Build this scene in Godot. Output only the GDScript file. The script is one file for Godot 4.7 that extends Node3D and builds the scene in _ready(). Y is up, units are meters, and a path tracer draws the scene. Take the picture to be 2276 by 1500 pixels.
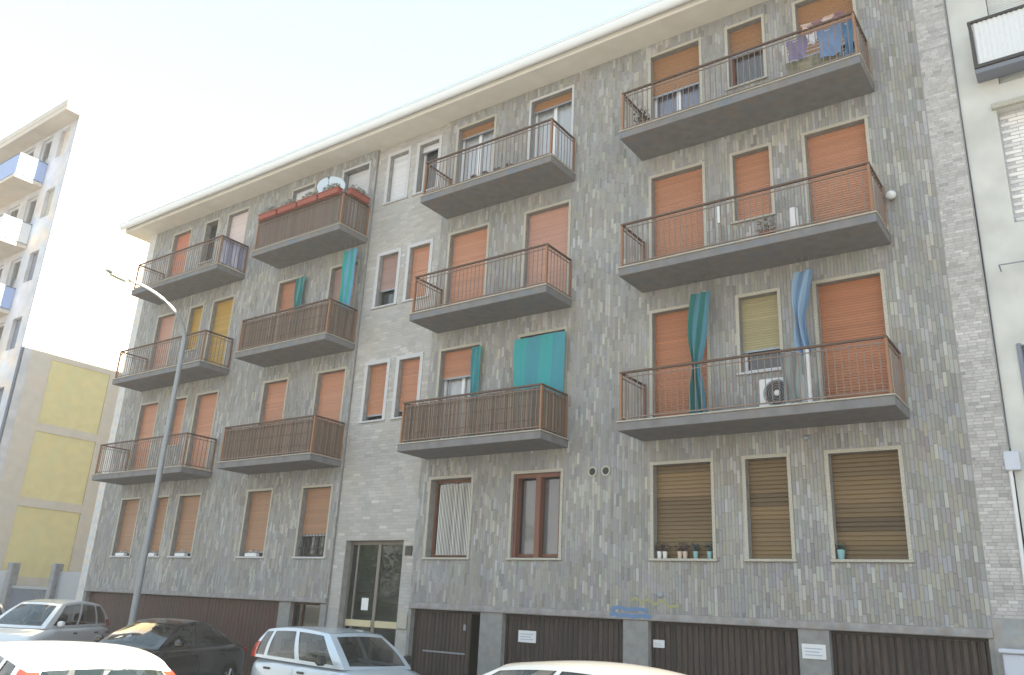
extends Node3D
# ---------------------------------------------------------------- mesh builder
class MB:
	var v := PackedVector3Array()
	var n := PackedVector3Array()
	var c := PackedColorArray()
	var uv := PackedVector2Array()
	var has_col := false
	func tri(a: Vector3, b: Vector3, d: Vector3, na: Vector3, nb: Vector3, nd: Vector3, col: Color):
		v.append(a); v.append(d); v.append(b)
		n.append(na); n.append(nd); n.append(nb)
		for i in 3: c.append(col)
	func quad(a: Vector3, b: Vector3, d: Vector3, e: Vector3, col := Color.WHITE):  # counter-clockwise from outside
		var nn := (b - a).cross(d - a)
		if nn.length() < 1e-12: nn = (d - a).cross(e - a)
		nn = nn.normalized()
		tri(a, b, d, nn, nn, nn, col); tri(a, d, e, nn, nn, nn, col)
	func box(a: Vector3, b: Vector3, col := Color.WHITE):
		var x0 := minf(a.x, b.x); var x1 := maxf(a.x, b.x)
		var y0 := minf(a.y, b.y); var y1 := maxf(a.y, b.y)
		var z0 := minf(a.z, b.z); var z1 := maxf(a.z, b.z)
		quad(Vector3(x0, y0, z1), Vector3(x1, y0, z1), Vector3(x1, y1, z1), Vector3(x0, y1, z1), col)
		quad(Vector3(x1, y0, z0), Vector3(x0, y0, z0), Vector3(x0, y1, z0), Vector3(x1, y1, z0), col)
		quad(Vector3(x1, y0, z1), Vector3(x1, y0, z0), Vector3(x1, y1, z0), Vector3(x1, y1, z1), col)
		quad(Vector3(x0, y0, z0), Vector3(x0, y0, z1), Vector3(x0, y1, z1), Vector3(x0, y1, z0), col)
		quad(Vector3(x0, y1, z1), Vector3(x1, y1, z1), Vector3(x1, y1, z0), Vector3(x0, y1, z0), col)
		quad(Vector3(x0, y0, z0), Vector3(x1, y0, z0), Vector3(x1, y0, z1), Vector3(x0, y0, z1), col)
	func bx(x0, y0, z0, x1, y1, z1, col := Color.WHITE):
		box(Vector3(x0, y0, z0), Vector3(x1, y1, z1), col)
	func cbox(a: Vector3, b: Vector3, r: float, col := Color.WHITE):   # chamfered box
		var lo := Vector3(minf(a.x, b.x), minf(a.y, b.y), minf(a.z, b.z))
		var hi := Vector3(maxf(a.x, b.x), maxf(a.y, b.y), maxf(a.z, b.z))
		var ring := []
		for k in [[lo.y, r], [lo.y + r, 0.0], [hi.y - r, 0.0], [hi.y, r]]:
			var y: float = k[0]; var d: float = k[1]
			var x0 := lo.x + d; var x1 := hi.x - d; var z0 := lo.z + d; var z1 := hi.z - d
			ring.append([Vector3(x0 + r, y, z1), Vector3(x1 - r, y, z1), Vector3(x1, y, z1 - r), Vector3(x1, y, z0 + r), Vector3(x1 - r, y, z0), Vector3(x0 + r, y, z0), Vector3(x0, y, z0 + r), Vector3(x0, y, z1 - r)])
		for k in 3:
			for i in 8:
				var j := (i + 1) % 8
				quad(ring[k][i], ring[k][j], ring[k + 1][j], ring[k + 1][i], col)
		for i in range(1, 7):
			quad(ring[3][0], ring[3][i], ring[3][i + 1], ring[3][i + 1], col)
			quad(ring[0][0], ring[0][i + 1], ring[0][i], ring[0][i], col)
	func grid(rows: Array, col := Color.WHITE, flip := false):   # smooth surface
		var R := rows.size(); var C: int = rows[0].size()
		var nn := []
		for i in R:
			var rr := []
			for j in C:
				var du: Vector3 = rows[mini(i + 1, R - 1)][j] - rows[maxi(i - 1, 0)][j]
				var dv: Vector3 = rows[i][mini(j + 1, C - 1)] - rows[i][maxi(j - 1, 0)]
				var x := dv.cross(du)
				if x.length() < 1e-10: x = Vector3.UP
				x = x.normalized()
				rr.append(-x if flip else x)
			nn.append(rr)
		for i in R - 1:
			for j in C - 1:
				var a: Vector3 = rows[i][j]; var b: Vector3 = rows[i][j + 1]; var d: Vector3 = rows[i + 1][j + 1]; var e: Vector3 = rows[i + 1][j]
				if flip:
					tri(a, e, d, nn[i][j], nn[i + 1][j], nn[i + 1][j + 1], col); tri(a, d, b, nn[i][j], nn[i + 1][j + 1], nn[i][j + 1], col)
				else:
					tri(a, b, d, nn[i][j], nn[i][j + 1], nn[i + 1][j + 1], col); tri(a, d, e, nn[i][j], nn[i + 1][j + 1], nn[i + 1][j], col)
	func tube(path: Array, r0: float, r1 := -1.0, sides := 8, col := Color.WHITE, caps := true):
		if r1 < 0: r1 = r0
		var rings := []
		for i in path.size():
			var p: Vector3 = path[i]
			var t: Vector3 = (path[mini(i + 1, path.size() - 1)] - path[maxi(i - 1, 0)]).normalized()
			var u := t.cross(Vector3(0, 0, 1) if absf(t.z) < 0.9 else Vector3(1, 0, 0)).normalized()
			var w := t.cross(u)
			var r := lerpf(r0, r1, float(i) / maxf(1, path.size() - 1))
			var ring := []
			for k in sides:
				var an := TAU * k / sides
				ring.append([p + (u * cos(an) + w * sin(an)) * r, u * cos(an) + w * sin(an)])
			rings.append(ring)
		for i in rings.size() - 1:
			for k in sides:
				var j := (k + 1) % sides
				var A = rings[i][k]; var B = rings[i][j]; var D = rings[i + 1][j]; var E = rings[i + 1][k]
				tri(A[0], B[0], D[0], A[1], B[1], D[1], col); tri(A[0], D[0], E[0], A[1], D[1], E[1], col)
		if caps:
			for k in range(1, sides - 1):
				quad(rings[0][0][0], rings[0][k + 1][0], rings[0][k][0], rings[0][k][0], col)
				var L = rings[-1]
				quad(L[0][0], L[k][0], L[k + 1][0], L[k + 1][0], col)
	func lathe(prof: Array, seg := 20, col := Color.WHITE, axis := 1):   # prof: Vector2(radius, height)
		var rows := []
		for p in prof:
			var row := []
			for k in seg + 1:
				var an := -TAU * k / seg
				if axis == 1: row.append(Vector3(p.x * cos(an), p.y, p.x * sin(an)))
				else: row.append(Vector3(p.x * cos(an), p.x * sin(an), p.y))
			rows.append(row)
		grid(rows, col)
	func xform(t: Transform3D, from := 0):
		for i in range(from, v.size()):
			v[i] = t * v[i]; n[i] = (t.basis * n[i]).normalized()
	func mesh(m: Material) -> ArrayMesh:
		var arr := []; arr.resize(Mesh.ARRAY_MAX)
		arr[Mesh.ARRAY_VERTEX] = v; arr[Mesh.ARRAY_NORMAL] = n; arr[Mesh.ARRAY_COLOR] = c
		var am := ArrayMesh.new(); am.add_surface_from_arrays(Mesh.PRIMITIVE_TRIANGLES, arr)
		am.surface_set_material(0, m)
		return am

# ---------------------------------------------------------------- helpers
var M := {}
var rng := RandomNumberGenerator.new()
var used := {}
var grime_tex: ImageTexture
var fine_tex: ImageTexture

func lin(r: float, g: float, b: float, a := 1.0) -> Color:
	return Color(r, g, b, a).linear_to_srgb()
func noise_img(sz: int, freq: float, lo: float, hi: float, sd: int, oct := 4, stretch := 1.0, tint := 0.0) -> ImageTexture:
	var f := FastNoiseLite.new(); f.seed = sd; f.frequency = freq; f.fractal_octaves = oct; f.noise_type = FastNoiseLite.TYPE_SIMPLEX_SMOOTH
	var g := FastNoiseLite.new(); g.seed = sd + 7; g.frequency = freq * 0.6
	var im := Image.create(sz, sz, true, Image.FORMAT_RGB8)
	for y in sz:
		for x in sz:
			# seamless by blending two offset reads
			var fx := float(x) / sz; var fy := float(y) / sz
			var a := f.get_noise_2d(x, y * stretch); var b := f.get_noise_2d(x - sz, y * stretch)
			var q := f.get_noise_2d(x, (y - sz) * stretch); var w := f.get_noise_2d(x - sz, (y - sz) * stretch)
			var val := lerpf(lerpf(a, b, fx), lerpf(q, w, fx), fy) * 1.3
			var k := clampf(lerpf(lo, hi, val * 0.5 + 0.5), 0, 1)
			var t := g.get_noise_2d(x, y) * tint * sin(fx * PI) * sin(fy * PI)
			im.set_pixel(x, y, Color(clampf(k * (1 + t), 0, 1), k, clampf(k * (1 - t), 0, 1)))
	im.generate_mipmaps()
	return ImageTexture.create_from_image(im)
func mat(key: String, col: Color, rough := 0.8, metal := 0.0, tex: Texture2D = null, tscale := 0.5, vc := false) -> StandardMaterial3D:
	var m := StandardMaterial3D.new()
	m.albedo_color = col; m.roughness = rough; m.metallic = metal
	if tex:
		m.albedo_texture = tex; m.uv1_triplanar = true; m.uv1_world_triplanar = true; m.uv1_scale = Vector3.ONE * tscale
	m.vertex_color_use_as_albedo = vc
	m.resource_name = key
	M[key] = m
	return m
func numbered(called: String) -> String:
	if not used.has(called):
		used[called] = 0; return called
	used[called] += 1
	return "%s_%03d" % [called, used[called]]
func obj(called: String, mb: MB, m, parent: Node3D = null, at := Vector3.ZERO) -> MeshInstance3D:
	var o := MeshInstance3D.new()
	o.mesh = mb.mesh(M[m] if m is String else m)
	o.position = at
	if parent:
		o.name = called; parent.add_child(o, true)
	else:
		o.name = numbered(called); add_child(o)
	return o
func inst(called: String, mesh: Mesh, parent: Node3D, at: Vector3) -> MeshInstance3D:
	var o := MeshInstance3D.new(); o.mesh = mesh; o.position = at; o.name = called; parent.add_child(o, true)
	return o
func tag(o: Node3D, label: String, cat: String, group := ""):
	o.set_meta("label", label); o.set_meta("category", cat)
	if group != "": o.set_meta("group", group)
func thing(called: String, label: String, cat: String, at := Vector3.ZERO, turn := 0.0, group := "") -> Node3D:
	var o := Node3D.new(); o.name = numbered(called); add_child(o); o.position = at; o.rotation.y = turn
	tag(o, label, cat, group)
	return o
func node(called: String, parent: Node3D, at := Vector3.ZERO) -> Node3D:
	var o := Node3D.new(); o.name = called; parent.add_child(o, true); o.position = at
	return o
func struct(o: Node3D): o.set_meta("kind", "structure")
func V(x, y, z) -> Vector3: return Vector3(x, y, z)

# ---------------------------------------------------------------- setting up
func _ready():
	rng.seed = 4711
	camera_sky_sun()
	materials()
	ground()
	left_tower()
	neighbour()
	main_building()
	fence()
	lamp()
	cars()
	balcony_things()
	street_things()

func camera_sky_sun():
	var cam := Camera3D.new(); cam.name = "camera"; add_child(cam)
	cam.transform = Transform3D(Basis(Vector3(0.81296125, 0.04883073, -0.58026681), Vector3(0.14729721, 0.94682784, 0.28604294), Vector3(0.56338045, -0.31801351, 0.76254172)).orthonormalized(), Vector3(25.8256, 1.9327, 14.0315))
	cam.fov = 44.7176; cam.near = 0.05; cam.far = 900; cam.current = true
	var sky := Sky.new(); var sm := ProceduralSkyMaterial.new()
	sm.sky_top_color = Color(0.70, 0.84, 0.95); sm.sky_horizon_color = Color(1.0, 0.985, 0.95); sm.sky_curve = 0.30
	sm.ground_bottom_color = Color(0.35, 0.34, 0.32); sm.ground_horizon_color = Color(0.75, 0.75, 0.73)
	sm.sky_energy_multiplier = 0.55; sm.sun_angle_max = 0.0
	sky.sky_material = sm
	var env := Environment.new(); env.background_mode = Environment.BG_SKY; env.sky = sky
	env.tonemap_mode = Environment.TONE_MAPPER_LINEAR; env.tonemap_exposure = 6.0
	env.fog_enabled = true; env.fog_density = 0.0010; env.fog_light_color = Color(0.94, 0.95, 0.96); env.fog_sky_affect = 0.0  # thin fog added to imitate lens glare veiling the far left end
	env.sdfgi_enabled = true; env.ssao_enabled = true; env.ssil_enabled = true
	var we := WorldEnvironment.new(); we.name = "world_environment"; we.environment = env; add_child(we)
	var sun := DirectionalLight3D.new(); sun.name = "sun"; add_child(sun)
	var e := deg_to_rad(25.3); var a := deg_to_rad(8.0)
	var s := Vector3(cos(e) * cos(a), sin(e), -cos(e) * sin(a))
	sun.look_at_from_position(s * 60, Vector3.ZERO, Vector3.UP)
	sun.light_energy = 1.6; sun.light_color = Color(1.0, 0.95, 0.86); sun.light_angular_distance = 0.5; sun.shadow_enabled = true

func materials():
	grime_tex = noise_img(256, 0.02, 0.66, 1.0, 11, 5, 1.0, 0.08)
	fine_tex = noise_img(256, 0.11, 0.72, 1.0, 23, 4, 1.0, 0.15)
	var soft_tex := noise_img(256, 0.03, 0.84, 1.0, 47, 5, 1.0, 0.12)
	var faint_tex := noise_img(128, 0.04, 0.93, 1.0, 53, 4, 1.0, 0.04)
	var streak_tex := noise_img(256, 0.05, 0.6, 1.0, 31, 4, 0.12, 0.2)
	mat("mortar", lin(0.32, 0.315, 0.305), 0.95, 0, soft_tex, 0.6)
	mat("mortar_light", lin(0.40, 0.39, 0.37), 0.95, 0, soft_tex, 0.6)
	mat("tile", Color.WHITE, 0.72, 0, null, 1, true)
	mat("concrete", lin(0.36, 0.36, 0.37), 0.9, 0, soft_tex, 0.45)
	mat("slab", lin(0.225, 0.22, 0.225), 0.9, 0, soft_tex, 0.4)
	mat("lintel", lin(0.46, 0.43, 0.42), 0.9, 0, grime_tex, 0.7)
	mat("soffit", lin(0.80, 0.76, 0.69), 0.9, 0, faint_tex, 0.3)
	mat("gutter", lin(0.82, 0.85, 0.88), 0.4, 0.0)
	mat("flashing", lin(0.50, 0.58, 0.66), 0.4, 0.2)
	mat("roof_tile", lin(0.32, 0.17, 0.12), 0.9, 0, grime_tex, 0.8)
	mat("trim", lin(0.62, 0.59, 0.50), 0.7, 0, fine_tex, 1.0)
	mat("trim_white", lin(0.74, 0.74, 0.76), 0.7, 0, fine_tex, 1.0)
	mat("corner", lin(0.74, 0.72, 0.69), 0.9, 0, soft_tex, 0.5)
	mat("rail", lin(0.17, 0.105, 0.075), 0.6, 0.2, fine_tex, 2.0)
	mat("bars", lin(0.33, 0.235, 0.19), 0.6, 0.2, fine_tex, 2.0)
	mat("post", lin(0.42, 0.21, 0.11), 0.6, 0.1, fine_tex, 2.0)
	mat("vcol", Color.WHITE, 0.8, 0, null, 1, true)
	mat("vcol_semi", Color.WHITE, 0.45, 0, null, 1, true)
	mat("cloth", Color.WHITE, 0.95, 0, null, 1, true)
	mat("frame_white", lin(0.75, 0.76, 0.78), 0.45)
	mat("frame_brown", lin(0.27, 0.11, 0.07), 0.55, 0, fine_tex, 1.5)
	mat("frame_dark", lin(0.05, 0.045, 0.04), 0.5)
	mat("metal_door", lin(0.22, 0.20, 0.175), 0.45, 0.4)
	mat("brass", lin(0.62, 0.55, 0.36), 0.4, 0.3)
	mat("garage_brown", lin(0.085, 0.06, 0.05), 0.55, 0.2, streak_tex, 1.2)
	mat("garage_brown_b", lin(0.10, 0.068, 0.055), 0.55, 0.2, streak_tex, 1.3)
	mat("garage_brown_c", lin(0.068, 0.052, 0.045), 0.6, 0.2, streak_tex, 1.1)
	mat("garage_red", lin(0.115, 0.05, 0.042), 0.55, 0.1, streak_tex, 1.2)
	mat("garage_red_b", lin(0.10, 0.052, 0.04), 0.55, 0.1, streak_tex, 1.4)
	mat("interior", lin(0.10, 0.095, 0.09), 0.95)
	mat("white_paint", lin(0.78, 0.78, 0.78), 0.6)
	mat("white_plastic", lin(0.72, 0.73, 0.74), 0.5)
	mat("dark_plastic", lin(0.03, 0.03, 0.032), 0.5)
	mat("grey_metal", lin(0.30, 0.33, 0.37), 0.45, 0.5)
	mat("lamp_paint", lin(0.42, 0.45, 0.48), 0.5, 0.25, fine_tex, 1.0)
	mat("rubber", lin(0.02, 0.02, 0.02), 0.85)
	mat("rim", lin(0.5, 0.5, 0.52), 0.3, 0.8)
	mat("asphalt", lin(0.15, 0.147, 0.143), 0.95, 0, fine_tex, 1.2)
	mat("paving", lin(0.40, 0.38, 0.35), 0.9, 0, grime_tex, 0.8)
	mat("kerb", lin(0.36, 0.35, 0.34), 0.9, 0, fine_tex, 0.8)
	mat("earth", lin(0.20, 0.19, 0.16), 1.0, 0, grime_tex, 0.3)
	mat("cream", lin(0.70, 0.70, 0.66), 0.9, 0, soft_tex, 0.12)
	mat("tower_white", lin(0.72, 0.71, 0.73), 0.9, 0, soft_tex, 0.15)
	mat("tower_frame", lin(0.68, 0.61, 0.53), 0.9, 0, faint_tex, 0.35)
	mat("tower_yellow", lin(0.78, 0.68, 0.37), 0.9, 0, faint_tex, 0.35)
	mat("blue_panel", lin(0.36, 0.46, 0.72), 0.7)
	mat("slate", lin(0.20, 0.22, 0.27), 0.7)
	mat("terracotta", lin(0.42, 0.11, 0.075), 0.8, 0, fine_tex, 1.5)
	mat("soil", lin(0.05, 0.035, 0.025), 1.0)
	mat("red_light", lin(0.55, 0.05, 0.03), 0.15)
	mat("clear_light", lin(0.75, 0.77, 0.78), 0.1)
	mat("plate", lin(0.78, 0.78, 0.76), 0.4)
	mat("seat", lin(0.06, 0.06, 0.065), 0.9)
	mat("cabinet", lin(0.55, 0.58, 0.66), 0.5)
	mat("brown_voile", lin(0.10, 0.065, 0.04), 0.95); mat("sky_reflection", lin(0.26, 0.27, 0.40), 0.9)  # the bluish one carries the sky reflection of a top door as colour
	var gl := mat("glass", Color(lin(0.10, 0.13, 0.15), 0.15), 0.03)
	gl.transparency = BaseMaterial3D.TRANSPARENCY_ALPHA; gl.metallic_specular = 0.7
	var gd := mat("glass_car", Color(lin(0.02, 0.03, 0.03), 0.5), 0.02)
	gd.transparency = BaseMaterial3D.TRANSPARENCY_ALPHA; gd.metallic_specular = 0.7
	var gdoor := mat("glass_door", Color(lin(0.03, 0.04, 0.035), 0.55), 0.03)
	gdoor.transparency = BaseMaterial3D.TRANSPARENCY_ALPHA
	var vo := mat("voile", lin(0.78, 0.80, 0.84), 0.95); vo.backlight_enabled = true; vo.backlight = Color(0.3, 0.3, 0.3)

func paint(key: String, col: Color, rough := 0.28, metal := 0.35):
	var m := mat(key, col, rough, metal)
	m.clearcoat_enabled = true; m.clearcoat = 0.8; m.clearcoat_roughness = 0.06
	return m

func ground():
	var mb := MB.new(); mb.quad(V(-350, -0.02, 350), V(350, -0.02, 350), V(350, -0.02, -350), V(-350, -0.02, -350))
	var g := obj("ground", mb, "earth"); struct(g)
	mb = MB.new(); mb.bx(-120, -0.01, 0.55, 120, 0.0, 12.6)
	struct(obj("road", mb, "asphalt"))
	mb = MB.new(); mb.bx(-120, -0.01, -0.6, 120, 0.12, 0.40)
	struct(obj("pavement", mb, "paving"))
	mb = MB.new()
	for i in 120: mb.cbox(V(-60 + i * 1.0 + 0.004, -0.01, 0.402), V(-60 + (i + 1) * 1.0 - 0.004, 0.125, 0.548), 0.012)
	struct(obj("kerb", mb, "kerb"))
	mb = MB.new(); mb.bx(-120, -0.01, 12.75, 120, 0.12, 40)
	struct(obj("far_pavement", mb, "paving"))
	mb = MB.new()
	for i in 80: mb.cbox(V(-20 + i * 1.0 + 0.004, -0.01, 12.602), V(-20 + (i + 1) * 1.0 - 0.004, 0.125, 12.748), 0.012)
	struct(obj("far_kerb", mb, "kerb"))
	mb = MB.new()
	for i in 14: mb.quad(V(-30 + i * 6.0, 0.004, 8.06), V(-27 + i * 6.0, 0.004, 8.06), V(-27 + i * 6.0, 0.004, 7.94), V(-30 + i * 6.0, 0.004, 7.94))
	struct(obj("road_marking", mb, "white_paint"))

# ---------------------------------------------------------------- wall with openings
func wall_mesh(x0: float, x1: float, y0: float, y1: float, zf: float, zb: float, holes: Array) -> MB:
	var xs := [x0, x1]; var ys := [y0, y1]
	for h in holes:
		for q in [h[0], h[2]]:
			if q > x0 and q < x1 and not xs.has(q): xs.append(q)
		for q in [h[1], h[3]]:
			if q > y0 and q < y1 and not ys.has(q): ys.append(q)
	xs.sort(); ys.sort()
	var nx := xs.size() - 1; var ny := ys.size() - 1
	var solid := func(i: int, j: int) -> bool:
		if i < 0 or j < 0 or i >= nx or j >= ny: return false
		var cx: float = (xs[i] + xs[i + 1]) / 2; var cy: float = (ys[j] + ys[j + 1]) / 2
		for h in holes:
			if cx > h[0] and cx < h[2] and cy > h[1] and cy < h[3]: return false
		return true
	var mb := MB.new()
	for i in nx:
		for j in ny:
			if not solid.call(i, j): continue
			var a: float = xs[i]; var b: float = xs[i + 1]; var c: float = ys[j]; var d: float = ys[j + 1]
			mb.quad(V(a, c, zf), V(b, c, zf), V(b, d, zf), V(a, d, zf))
			mb.quad(V(b, c, zb), V(a, c, zb), V(a, d, zb), V(b, d, zb))
			if not solid.call(i + 1, j): mb.quad(V(b, c, zf), V(b, c, zb), V(b, d, zb), V(b, d, zf))
			if not solid.call(i - 1, j): mb.quad(V(a, c, zb), V(a, c, zf), V(a, d, zf), V(a, d, zb))
			if not solid.call(i, j + 1): mb.quad(V(a, d, zf), V(b, d, zf), V(b, d, zb), V(a, d, zb))
			if not solid.call(i, j - 1): mb.quad(V(a, c, zb), V(b, c, zb), V(b, c, zf), V(a, c, zf))
	return mb

# tiles as rectangles [x0,y0,x1,y1] filling a wall round its openings
func tile_rects(x0: float, x1: float, y0: float, y1: float, holes: Array, tw: float, th: float, vertical: bool) -> Array:
	var out := []
	var gap := 0.0035
	# work in (u across the strip, w along the tile's length)
	var u0 := x0 if vertical else y0; var u1 := x1 if vertical else y1
	var w0 := y0 if vertical else x0; var w1 := y1 if vertical else x1
	var nst := int(ceil((u1 - u0) / tw))
	for s in nst:
		var a := u0 + s * tw; var b := minf(a + tw - gap, u1)
		if b - a < 0.015: continue
		var off := rng.randf() * th
		var k := -1
		while true:
			var p := w0 - off + (k + 1) * th
			k += 1
			if p > w1: break
			var q := minf(p + th - gap, w1); p = maxf(p, w0)
			if q - p < 0.015: continue
			var segs := [[a, b, p, q]]
			for h in holes:
				var hu0: float = h[0] if vertical else h[1]; var hu1: float = h[2] if vertical else h[3]
				var hw0: float = h[1] if vertical else h[0]; var hw1: float = h[3] if vertical else h[2]
				var nxt := []
				for r in segs:
					if r[1] <= hu0 or r[0] >= hu1 or r[3] <= hw0 or r[2] >= hw1: nxt.append(r); continue
					if r[2] < hw0: nxt.append([r[0], r[1], r[2], hw0])
					if r[3] > hw1: nxt.append([r[0], r[1], hw1, r[3]])
					var m0: float = maxf(r[2], hw0); var m1: float = minf(r[3], hw1)
					if r[0] < hu0: nxt.append([r[0], hu0, m0, m1])
					if r[1] > hu1: nxt.append([hu1, r[1], m0, m1])
				segs = nxt
			for r in segs:
				if r[1] - r[0] < 0.012 or r[3] - r[2] < 0.012: continue
				out.append([r[0], r[2], r[1], r[3]] if vertical else [r[2], r[0], r[3], r[1]])
	return out

func tile_unit() -> MB:
	var mb := MB.new()
	var r := 0.08
	mb.quad(V(r, 0.03, 1), V(1 - r, 0.03, 1), V(1 - r, 0.97, 1), V(r, 0.97, 1))
	mb.quad(V(1 - r, 0.03, 1), V(1, 0, 0.0), V(1, 1, 0.0), V(1 - r, 0.97, 1))
	mb.quad(V(0, 0, 0), V(r, 0.03, 1), V(r, 0.97, 1), V(0, 1, 0))
	mb.quad(V(r, 0.97, 1), V(1 - r, 0.97, 1), V(1, 1, 0), V(0, 1, 0))
	mb.quad(V(0, 0, 0), V(1, 0, 0), V(1 - r, 0.03, 1), V(r, 0.03, 1))
	return mb

var patch_noise := FastNoiseLite.new()
func tile_colour(kind: String, x: float, y: float) -> Color:
	var p := patch_noise.get_noise_2d(x * 1.0, y * 0.6)
	var q := patch_noise.get_noise_2d(x * 1.0 + 300, y * 0.7 + 90)
	var base: float
	if kind == "grey":
		var r := rng.randf()
		base = 0.295 + 0.02 * rng.randfn()
		var pale_share := 0.16 + 0.30 * patch_noise.get_noise_2d(x * 0.5 + 70, y * 0.35)  # share of paler tiles, varying in patches over the wall
		if r < pale_share: base += 0.05 + 0.07 * rng.randf()
		elif r > 0.86: base -= 0.045
		base = clampf(base * (1 + 0.16 * p), 0.14, 0.52)
		var h := rng.randf()
		var t := Color(1.0, 1.01, 0.985)
		if h < 0.2: t = Color(0.97, 1.02, 0.97)
		elif h < 0.42: t = Color(0.98, 0.99, 1.06)
		elif h < 0.5: t = Color(1.05, 0.99, 1.0)
		elif h < 0.62: t = Color(1.03, 1.02, 0.90)
		return Color(base * t.r * (1.03 + 0.05 * q), base * t.g, base * t.b * (0.97 - 0.06 * q))
	elif kind == "stair":
		base = clampf((0.41 + 0.02 * rng.randfn()) * (1 + 0.12 * p), 0.2, 0.6)
		if rng.randf() < 0.06: base *= 1.18
		return Color(base * (1.03 + 0.04 * q), base * 0.99, base * (0.94 - 0.05 * q))
	else:
		base = clampf((0.46 + 0.05 * rng.randfn()) * (1 + 0.10 * p), 0.2, 0.65)
		return Color(base * 1.02, base * 0.985, base * 0.96)

func lay_tiles(wall: Node3D, rects: Array, zf: float, kind: String, singles: int):
	# the tiles nearest to the street corner are pieces of their own, the rest one mass
	var cam := Vector3(25.8, 1.9, 14.0)
	var items := []
	for r in rects: items.append([Vector3((r[0] + r[2]) / 2, (r[1] + r[3]) / 2, 0).distance_squared_to(cam), r])
	items.sort_custom(func(a, b): return a[0] < b[0])
	var unit := tile_unit()
	if singles > 0:
		var pal := []
		for k in 20:
			var col := tile_colour(kind, 20 + rng.randf() * 5, 2 + rng.randf() * 9)
			var full := MB.new(); full.has_col = true
			var start := unit.v.size()
			for i in start:
				full.v.append(unit.v[i]); full.n.append(unit.n[i]); full.c.append(col)
			pal.append(full.mesh(M["tile"]))
		for i in mini(singles, items.size()):
			var r = items[i][1]
			var o := inst("tile", pal[rng.randi() % 20], wall, V(r[0], r[1], zf + 0.0005))
			o.scale = V(r[2] - r[0], r[3] - r[1], 0.005 + 0.002 * rng.randf())
	var mm := MultiMesh.new(); mm.transform_format = MultiMesh.TRANSFORM_3D; mm.use_colors = true
	mm.mesh = unit.mesh(M["tile"])
	mm.instance_count = items.size() - singles
	for i in range(singles, items.size()):
		var r = items[i][1]
		var t := Transform3D(Basis.from_scale(V(r[2] - r[0], r[3] - r[1], 0.005 + 0.002 * rng.randf())), V(r[0], r[1], zf + 0.0005))
		mm.set_instance_transform(i - singles, t)
		mm.set_instance_color(i - singles, tile_colour(kind, r[0], r[1]))
	var mi := MultiMeshInstance3D.new(); mi.multimesh = mm; mi.name = "tile_cladding"; mi.set_meta("kind", "stuff"); wall.add_child(mi, true)

# ---------------------------------------------------------------- openings
var SH := {}
func shutter_mesh(w: float, h: float, col: Color, pitch := 0.048, wood := false) -> MB:
	var mb := MB.new()
	var nsl := maxi(1, int(round(h / pitch)))
	var p := h / nsl
	var tone := 1.0
	for i in nsl:
		if wood and i % 3 == 0: tone = 1.0 + 0.16 * rng.randfn()
		var k := (tone if wood else 1.0) * (1.0 + 0.045 * rng.randfn())
		var cc := Color(col.r * k, col.g * k, col.b * k)
		var y0 := i * p; var y1 := y0 + p
		var g := p * 0.12
		var d := 0.010
		mb.quad(V(0, y0, 0), V(w, y0, 0), V(w, y0 + g, d), V(0, y0 + g, d), cc)
		mb.quad(V(0, y0 + g, d), V(w, y0 + g, d), V(w, y1 - g * 1.6, d * 0.8), V(0, y1 - g * 1.6, d * 0.8), cc)
		mb.quad(V(0, y1 - g * 1.6, d * 0.8), V(w, y1 - g * 1.6, d * 0.8), V(w, y1, 0), V(0, y1, 0), cc)
	mb.bx(0, 0, -0.012, w, h, -0.001, Color(col.r * 0.6, col.g * 0.6, col.b * 0.6))
	return mb

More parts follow.
